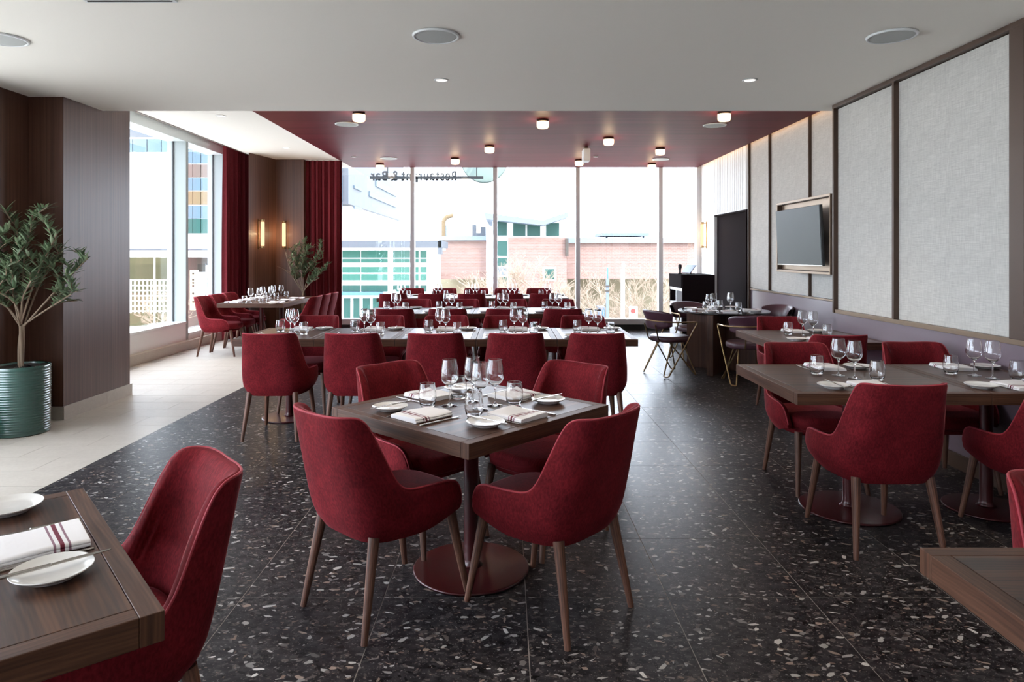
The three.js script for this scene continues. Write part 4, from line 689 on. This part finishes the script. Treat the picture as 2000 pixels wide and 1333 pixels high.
outside('metal_clad_tower', 'tall pale grey metal block behind the glass fronted building', 'building', [
  ['body', 'metal', -40, -16, 6.6, 30, 69, 105.8], ['lower_body', 'white', -40, -16.5, -3.6, 6.6, 72, 104],
  ['strip_window', 'sky', -16.0, -15.85, 9.79, 10.74, 83.1, 98.0],
  ['strip_window', 'sky', -16.0, -15.85, 8.22, 8.81, 79.1, 98.0],
  ['strip_window', 'sky', -16.0, -15.85, 8.4, 8.68, 71.2, 74.9],
  ['strip_window', 'sky', -16.0, -15.85, 6.27, 6.54, 71.2, 74.9],
  ['curtain_pane', 'sky', -16.6, -18.3, 4.0, 6.6, 68.8, 69],
  ['curtain_pane', 'sky', -18.5, -20.2, 4.0, 6.6, 68.8, 69],
  ['curtain_pane', 'sky', -20.400000000000002, -22.1, 4.0, 6.6, 68.8, 69],
  ['curtain_pane', 'sky', -22.3, -24.0, 4.0, 6.6, 68.8, 69],
  ['curtain_pane', 'sky', -16.6, -18.3, 6.9, 9.5, 68.8, 69],
  ['curtain_pane', 'sky', -18.5, -20.2, 6.9, 9.5, 68.8, 69],
  ['curtain_pane', 'sky', -20.400000000000002, -22.1, 6.9, 9.5, 68.8, 69],
  ['curtain_pane', 'sky', -22.3, -24.0, 6.9, 9.5, 68.8, 69],
  ['curtain_pane', 'sky', -16.6, -18.3, 9.8, 12.4, 68.8, 69],
  ['curtain_pane', 'sky', -18.5, -20.2, 9.8, 12.4, 68.8, 69],
  ['curtain_pane', 'sky', -20.400000000000002, -22.1, 9.8, 12.4, 68.8, 69],
  ['curtain_pane', 'sky', -22.3, -24.0, 9.8, 12.4, 68.8, 69],
  ['curtain_pane', 'sky', -16.6, -18.3, 12.7, 15.3, 68.8, 69],
  ['curtain_pane', 'sky', -18.5, -20.2, 12.7, 15.3, 68.8, 69],
  ['curtain_pane', 'sky', -20.400000000000002, -22.1, 12.7, 15.3, 68.8, 69],
  ['curtain_pane', 'sky', -22.3, -24.0, 12.7, 15.3, 68.8, 69],
  ['curtain_pane', 'sky', -16.6, -18.3, 15.6, 18.2, 68.8, 69],
  ['curtain_pane', 'sky', -18.5, -20.2, 15.6, 18.2, 68.8, 69],
  ['curtain_pane', 'sky', -20.400000000000002, -22.1, 15.6, 18.2, 68.8, 69],
  ['curtain_pane', 'sky', -22.3, -24.0, 15.6, 18.2, 68.8, 69],
  ['curtain_pane', 'sky', -16.6, -18.3, 18.5, 21.1, 68.8, 69],
  ['curtain_pane', 'sky', -18.5, -20.2, 18.5, 21.1, 68.8, 69],
  ['curtain_pane', 'sky', -20.400000000000002, -22.1, 18.5, 21.1, 68.8, 69],
  ['curtain_pane', 'sky', -22.3, -24.0, 18.5, 21.1, 68.8, 69],
  ['curtain_pane', 'sky', -16.6, -18.3, 21.4, 24.0, 68.8, 69],
  ['curtain_pane', 'sky', -18.5, -20.2, 21.4, 24.0, 68.8, 69],
  ['curtain_pane', 'sky', -20.400000000000002, -22.1, 21.4, 24.0, 68.8, 69],
  ['curtain_pane', 'sky', -22.3, -24.0, 21.4, 24.0, 68.8, 69],
  ['curtain_pane', 'sky', -16.6, -18.3, 24.3, 26.9, 68.8, 69],
  ['curtain_pane', 'sky', -18.5, -20.2, 24.3, 26.9, 68.8, 69],
  ['curtain_pane', 'sky', -20.400000000000002, -22.1, 24.3, 26.9, 68.8, 69],
  ['curtain_pane', 'sky', -22.3, -24.0, 24.3, 26.9, 68.8, 69],
  ['curtain_pane', 'sky', -16.6, -18.3, 27.2, 29.8, 68.8, 69],
  ['curtain_pane', 'sky', -18.5, -20.2, 27.2, 29.8, 68.8, 69],
  ['curtain_pane', 'sky', -20.400000000000002, -22.1, 27.2, 29.8, 68.8, 69],
  ['curtain_pane', 'sky', -22.3, -24.0, 27.2, 29.8, 68.8, 69],
]);
outside('white_building', 'large white building seen through the left window', 'building', [
  ['wall', 'white', -31.28, -22.8, 1.77, 8.61, 48, 58],
  ['upper_wall', 'white', -33.24, -24.79, 9.01, 10.2, 51, 57],
  ['pane', 'sky', -28.84, -27.85, 9.1, 10.09, 50.8, 51.1],
  ['pane', 'sky', -27.78, -26.79, 9.1, 10.09, 50.8, 51.1],
  ['pane', 'sky', -26.71, -25.72, 9.1, 10.09, 50.8, 51.1],
  ['pane', 'sky', -25.65, -24.66, 9.1, 10.09, 50.8, 51.1],
  ['shop_front', 'olive', -31.61, -23.43, -3.65, 1.27, 48.5, 52.5]]);
outside('banded_tower', 'tall office tower with blue glass and tan bands, left window', 'building', [
  ['frame', 'white', -21.85, -17.92, 1.73, 10.68, 46, 56],
  ['panel', 'brown', -21.65, -21.12, 9.29, 9.97, 45.88, 46.08],
  ['panel', 'brown', -21.1, -20.57, 9.29, 9.97, 45.88, 46.08],
  ['panel', 'brown', -20.52, -19.98, 9.29, 9.97, 45.88, 46.08],
  ['panel', 'brown', -19.93, -19.4, 9.29, 9.97, 45.88, 46.08],
  ['panel', 'brown', -19.35, -18.81, 9.29, 9.97, 45.88, 46.08],
  ['panel', 'sky', -21.65, -21.12, 8.46, 9.25, 45.88, 46.08],
  ['panel', 'sky', -21.1, -20.57, 8.46, 9.25, 45.88, 46.08],
  ['panel', 'sky', -20.52, -19.98, 8.46, 9.25, 45.88, 46.08],
  ['panel', 'sky', -19.93, -19.4, 8.46, 9.25, 45.88, 46.08],
  ['panel', 'sky', -19.35, -18.81, 8.46, 9.25, 45.88, 46.08],
  ['panel', 'sky', -21.65, -21.12, 7.6, 8.39, 45.88, 46.08],
  ['panel', 'sky', -21.1, -20.57, 7.6, 8.39, 45.88, 46.08],
  ['panel', 'sky', -20.52, -19.98, 7.6, 8.39, 45.88, 46.08],
  ['panel', 'sky', -19.93, -19.4, 7.6, 8.39, 45.88, 46.08],
  ['panel', 'sky', -19.35, -18.81, 7.6, 8.39, 45.88, 46.08],
  ['panel', 'brown', -21.65, -21.12, 6.67, 7.53, 45.88, 46.08],
  ['panel', 'brown', -21.1, -20.57, 6.67, 7.53, 45.88, 46.08],
  ['panel', 'brown', -20.52, -19.98, 6.67, 7.53, 45.88, 46.08],
  ['panel', 'brown', -19.93, -19.4, 6.67, 7.53, 45.88, 46.08],
  ['panel', 'brown', -19.35, -18.81, 6.67, 7.53, 45.88, 46.08],
  ['panel', 'sky', -21.65, -21.12, 5.78, 6.61, 45.88, 46.08],
  ['panel', 'sky', -21.1, -20.57, 5.78, 6.61, 45.88, 46.08],
  ['panel', 'sky', -20.52, -19.98, 5.78, 6.61, 45.88, 46.08],
  ['panel', 'sky', -19.93, -19.4, 5.78, 6.61, 45.88, 46.08],
  ['panel', 'sky', -19.35, -18.81, 5.78, 6.61, 45.88, 46.08],
  ['panel', 'tan', -21.65, -21.12, 4.82, 5.71, 45.88, 46.08],
  ['panel', 'tan', -21.1, -20.57, 4.82, 5.71, 45.88, 46.08],
  ['panel', 'tan', -20.52, -19.98, 4.82, 5.71, 45.88, 46.08],
  ['panel', 'tan', -19.93, -19.4, 4.82, 5.71, 45.88, 46.08],
  ['panel', 'tan', -19.35, -18.81, 4.82, 5.71, 45.88, 46.08],
  ['panel', 'sky', -21.65, -21.12, 3.89, 4.75, 45.88, 46.08],
  ['panel', 'sky', -21.1, -20.57, 3.89, 4.75, 45.88, 46.08],
  ['panel', 'sky', -20.52, -19.98, 3.89, 4.75, 45.88, 46.08],
  ['panel', 'sky', -19.93, -19.4, 3.89, 4.75, 45.88, 46.08],
  ['panel', 'sky', -19.35, -18.81, 3.89, 4.75, 45.88, 46.08],
  ['panel', 'tealDark', -21.65, -21.12, 2.89, 3.86, 45.88, 46.08],
  ['panel', 'tealDark', -21.1, -20.57, 2.89, 3.86, 45.88, 46.08],
  ['panel', 'tealDark', -20.52, -19.98, 2.89, 3.86, 45.88, 46.08],
  ['panel', 'tealDark', -19.93, -19.4, 2.89, 3.86, 45.88, 46.08],
  ['panel', 'tealDark', -19.35, -18.81, 2.89, 3.86, 45.88, 46.08],
  ['shop_wall', 'brown', -21.99, -18.03, -3.63, 1.28, 46.3, 50.3],
  ['sign_panel', 'darkAndShade', -20.77, -17.88, 0.32, 0.83, 45.9, 46.2],
  ['siding', 'conc', -20.78, -17.8, -2.04, 0.29, 45.7, 46.1]]);
outside('street_canopy', 'long white street canopy below the left buildings', 'canopy', [
  ['canopy_deck', 'white', -29.33, -16.81, 1.29, 1.73, 44, 47],
  ['gutter', 'metal', -29.27, -16.77, 1.73, 1.83, 43.9, 44.3],
  ['canopy_post', 'white', -27.3, -27.24, -3.6, 1.28, 45, 45.1],
  ['canopy_post', 'white', -23.26, -23.19, -3.6, 1.28, 45, 45.1],
  ['canopy_post', 'white', -21.51, -21.44, -3.6, 1.28, 45, 45.1],
  ['canopy_post', 'white', -18.54, -18.47, -3.6, 1.28, 45, 45.1]]);
outside('white_trellis', 'white trellis fence outside the left window', 'trellis', [
  ['post', 'white', -19.85, -19.8, -1.62, 0.16, 36, 36.08],
  ['post', 'white', -19.63, -19.59, -1.62, 0.16, 36, 36.08],
  ['post', 'white', -19.42, -19.37, -1.62, 0.16, 36, 36.08],
  ['post', 'white', -19.2, -19.16, -1.62, 0.16, 36, 36.08],
  ['post', 'white', -18.98, -18.94, -1.62, 0.16, 36, 36.08],
  ['post', 'white', -18.77, -18.73, -1.62, 0.16, 36, 36.08],
  ['post', 'white', -18.55, -18.51, -1.62, 0.16, 36, 36.08],
  ['post', 'white', -18.34, -18.29, -1.62, 0.16, 36, 36.08],
  ['post', 'white', -18.12, -18.08, -1.62, 0.16, 36, 36.08],
  ['post', 'white', -17.91, -17.86, -1.62, 0.16, 36, 36.08],
  ['post', 'white', -17.69, -17.65, -1.62, 0.16, 36, 36.08],
  ['rail', 'white', -19.93, -17.5, 0.08, 0.13, 35.95, 36.0],
  ['rail', 'white', -19.93, -17.5, -0.19, -0.14, 35.95, 36.0],
  ['rail', 'white', -19.93, -17.5, -0.46, -0.41, 35.95, 36.0],
  ['rail', 'white', -19.93, -17.5, -0.73, -0.68, 35.95, 36.0],
  ['rail', 'white', -19.93, -17.5, -1.0, -0.95, 35.95, 36.0],
  ['rail', 'white', -19.93, -17.5, -1.27, -1.22, 35.95, 36.0],
  ['rail', 'white', -19.93, -17.5, -1.54, -1.49, 35.95, 36.0]]);
outside('cream_column_sign', 'cream sign pillar with dark dots outside the left window', 'sign', [
  ['pillar', 'cream', -18.55, -18.22, -1.79, 0.55, 40, 40.4],
  ['dot', 'darkAndShade', -18.4, -18.3, 0.3, 0.4, 39.95, 40.05],
  ['dot', 'darkAndShade', -18.4, -18.3, -0.06, 0.04, 39.95, 40.05],
  ['dot', 'darkAndShade', -18.4, -18.3, -0.24, -0.14, 39.95, 40.05],
  ['dot', 'darkAndShade', -18.4, -18.3, -0.42, -0.32, 39.95, 40.05],
  ['dot', 'darkAndShade', -18.4, -18.3, -0.87, -0.76, 39.95, 40.05],
  ['dot', 'darkAndShade', -18.4, -18.3, -1.35, -1.24, 39.95, 40.05]]);
outside('street_banner', 'narrow pale banner with blue lettering outside the left window', 'banner', [
  ['cloth', 'white', -18.06, -17.8, -0.91, 0.81, 41, 41.05],
  ['print', 'blue', -17.98, -17.84, -0.08, 0.07, 40.96, 40.99],
  ['print', 'blue', -17.98, -17.84, -0.54, -0.18, 40.96, 40.99],
  ['pole', 'metal', -18.09, -18.06, -2.91, 0.93, 41, 41.08]]);
outside('blue_street_pole', 'slim light blue street pole with dark rings', 'pole', [
  ['shaft', 'steelblue', 3.2, 3.29, -3.6, 0.68, 22, 22.09],
  ['tip', 'blue', 3.22, 3.27, 0.67, 1.04, 22.02, 22.07],
  ['ring', 'darkAndShade', 3.18, 3.3, 0.41, 0.46, 21.98, 22.11],
  ['ring', 'darkAndShade', 3.18, 3.3, 0.25, 0.31, 21.98, 22.11]]);
outside('white_lamp_post', 'white lamp post in front of the bare trees', 'post', [
  ['shaft', 'white', 3.75, 3.86, -3.69, 0.96, 22.4, 22.51],
  ['lamp_head', 'white', 3.79, 3.85, 0.96, 1.23, 22.42, 22.49]]);
const signB = outside('street_sign', 'white sign board with a red mark, by the lamp post', 'sign', [
  ['board', 'white', 3.85, 4.11, -0.53, -0.18, 21.5, 21.53],
  ['board_post', 'metal', 3.97, 4.0, -3.6, -0.53, 21.52, 21.55]]);
mesh('red_mark', (() => { const g = new THREE.CylinderGeometry(0.085, 0.085, 0.02, 8); g.rotateX(Math.PI / 2); g.translate(3.97, -0.32, -21.49); return g; })(), XM.red, signB);
outside('utility_box', 'light blue utility box beside the street pole', 'utility box', [
  ['cabinet', 'blue', 3.12, 3.29, -3.83, -0.34, 23, 23.5],
  ['lid', 'steelblue', 3.09, 3.3, -0.35, -0.3, 22.95, 23.55]]);
function bareTree(label, x, d, top, spread, seed, n) {
  const r = rng(seed), o = thing('bare_tree', label, 'tree', x, GROUND, d, 0, 'bare trees across the street'), H = top - GROUND, tr = mesh('trunk', rod([0, 0, 0], [0, H * 0.62, 0], 0.11, 0.05, 10), XM.twig, o), parts = [];
  const limb = (p, dir, len, rad, k) => { const e = p.clone().addScaledVector(dir, len); parts.push(rod(p.toArray(), e.toArray(), rad, rad * 0.6, 4)); if (k) for (let i = 0; i < (k > 2 ? 4 : 3); i++) { const a = r() * 6.3, q = dir.clone().add(new THREE.Vector3(Math.cos(a) * 0.75, r() * 0.35, Math.sin(a) * 0.75)).normalize(); limb(p.clone().lerp(e, 0.35 + r() * 0.65), q, len * (0.55 + r() * 0.25), rad * 0.6, k - 1); } };
  for (let i = 0; i < n; i++) { const a = i / n * 6.283 + r(), t = 0.3 + 0.32 * r(); limb(new THREE.Vector3(0, H * t, 0), new THREE.Vector3(Math.cos(a) * spread, 0.8, Math.sin(a) * spread).normalize(), H * 0.24, 0.035, 4); }
  const tw = mesh('twigs', mergeGeometries(parts), XM.twig, o); tw.userData.kind = 'stuff';
}
bareTree('bushy bare tree outside, left of the white lamp post', 3.27, 24, 1.14, 0.9, 3, 7);
bareTree('bushy bare tree outside, right of the white lamp post', 4.78, 24, 0.87, 1.0, 8, 8);
bareTree('thin bare tree outside before the brick tower', 0.19, 25, 1.69, 0.45, 14, 5);
bareTree('thin bare tree outside before the square brick window', 1.46, 25, 1.23, 0.5, 17, 5);
bareTree('bare tree outside by the white stair window', -1.11, 27, 0.8, 0.9, 25, 6);
bareTree('bare shrub tree outside the left window by the trellis', -17.11, 34, -0.13, 1.0, 29, 6);
{ // hanging sign outside the far window, read from behind
  const font = await new FontLoader().loadAsync('fonts/droid/droid_sans_bold.typeface.json');
  const o = thing('hanging_sign', 'dark hanging letters on a bar outside, read mirrored from behind', 'sign', 0, 0, 0), D = 14.3, s = D / 1335, X = (p) => (p - 990) * s, Y = (p) => 1.45 - (p - 498) * s, dark = std({ color: 0x1d2326, roughness: 0.6 }), back = std({ color: 0x23282c, roughness: 0.6 });
  mesh('bar', span(X(722), X(944), Y(349.5), Y(344.5), D, D + 0.05), dark, o); mesh('drop_rod', span(X(756), X(758), Y(345), 3.6, D, D + 0.025), dark, o); mesh('drop_rod', span(X(930), X(932), Y(345), 3.6, D, D + 0.025), dark, o); mesh('junction_box', span(X(810), X(816), Y(356), Y(345), D, D + 0.07), dark, o);
  mesh('wall_bracket', span(X(757) - 0.02, X(757) + 0.02, 3.5, 3.56, DB + 0.3, D + 0.05), dark, o); mesh('wall_bracket', span(X(931) - 0.02, X(931) + 0.02, 3.5, 3.56, DB + 0.3, D + 0.05), dark, o);
  const text = 'Restaurant & Bar', size = 0.2, total = X(893) - X(723); let cursor = 0; const glyphs = [];
  for (const ch of text) { const adv = font.data.glyphs[ch].ha * size / font.data.resolution; if (ch !== ' ') glyphs.push([ch, cursor]); cursor += adv; }
  const k = total / cursor;
  for (const [ch, at] of glyphs) { const g = new TextGeometry(ch, { font, size, depth: 0.03, curveSegments: 5, bevelEnabled: false }); g.scale(k, 1, 1); g.translate(at * k, 0, 0); g.rotateY(Math.PI); g.translate(X(893), Y(352.3), -(D + 0.055)); mesh('letter', g, back, o); }
  const disc = thing('round_sign', 'grey green round sign disc hanging outside the far window', 'sign', X(945), Y(309), D + 0.25); mesh('disc', (() => { const g = new THREE.CylinderGeometry(45 * s, 45 * s, 0.08, 64); g.rotateX(Math.PI / 2); return g; })(), std({ color: 0x6f807a, roughness: 0.6 }), disc); mesh('wall_bracket', span(-0.03, 0.03, 0.05, 0.11, -1.25, 0.0).translate(0, 0, 0), dark, disc); mesh('rim', (() => { const g = new THREE.TorusGeometry(45 * s, 0.02, 8, 64); return g; })(), std({ color: 0x5f706c, roughness: 0.6 }), disc);
}
scene.traverse((o) => { if (o.isMesh) { o.castShadow = true; o.receiveShadow = true; } });
renderer.render(scene, camera);
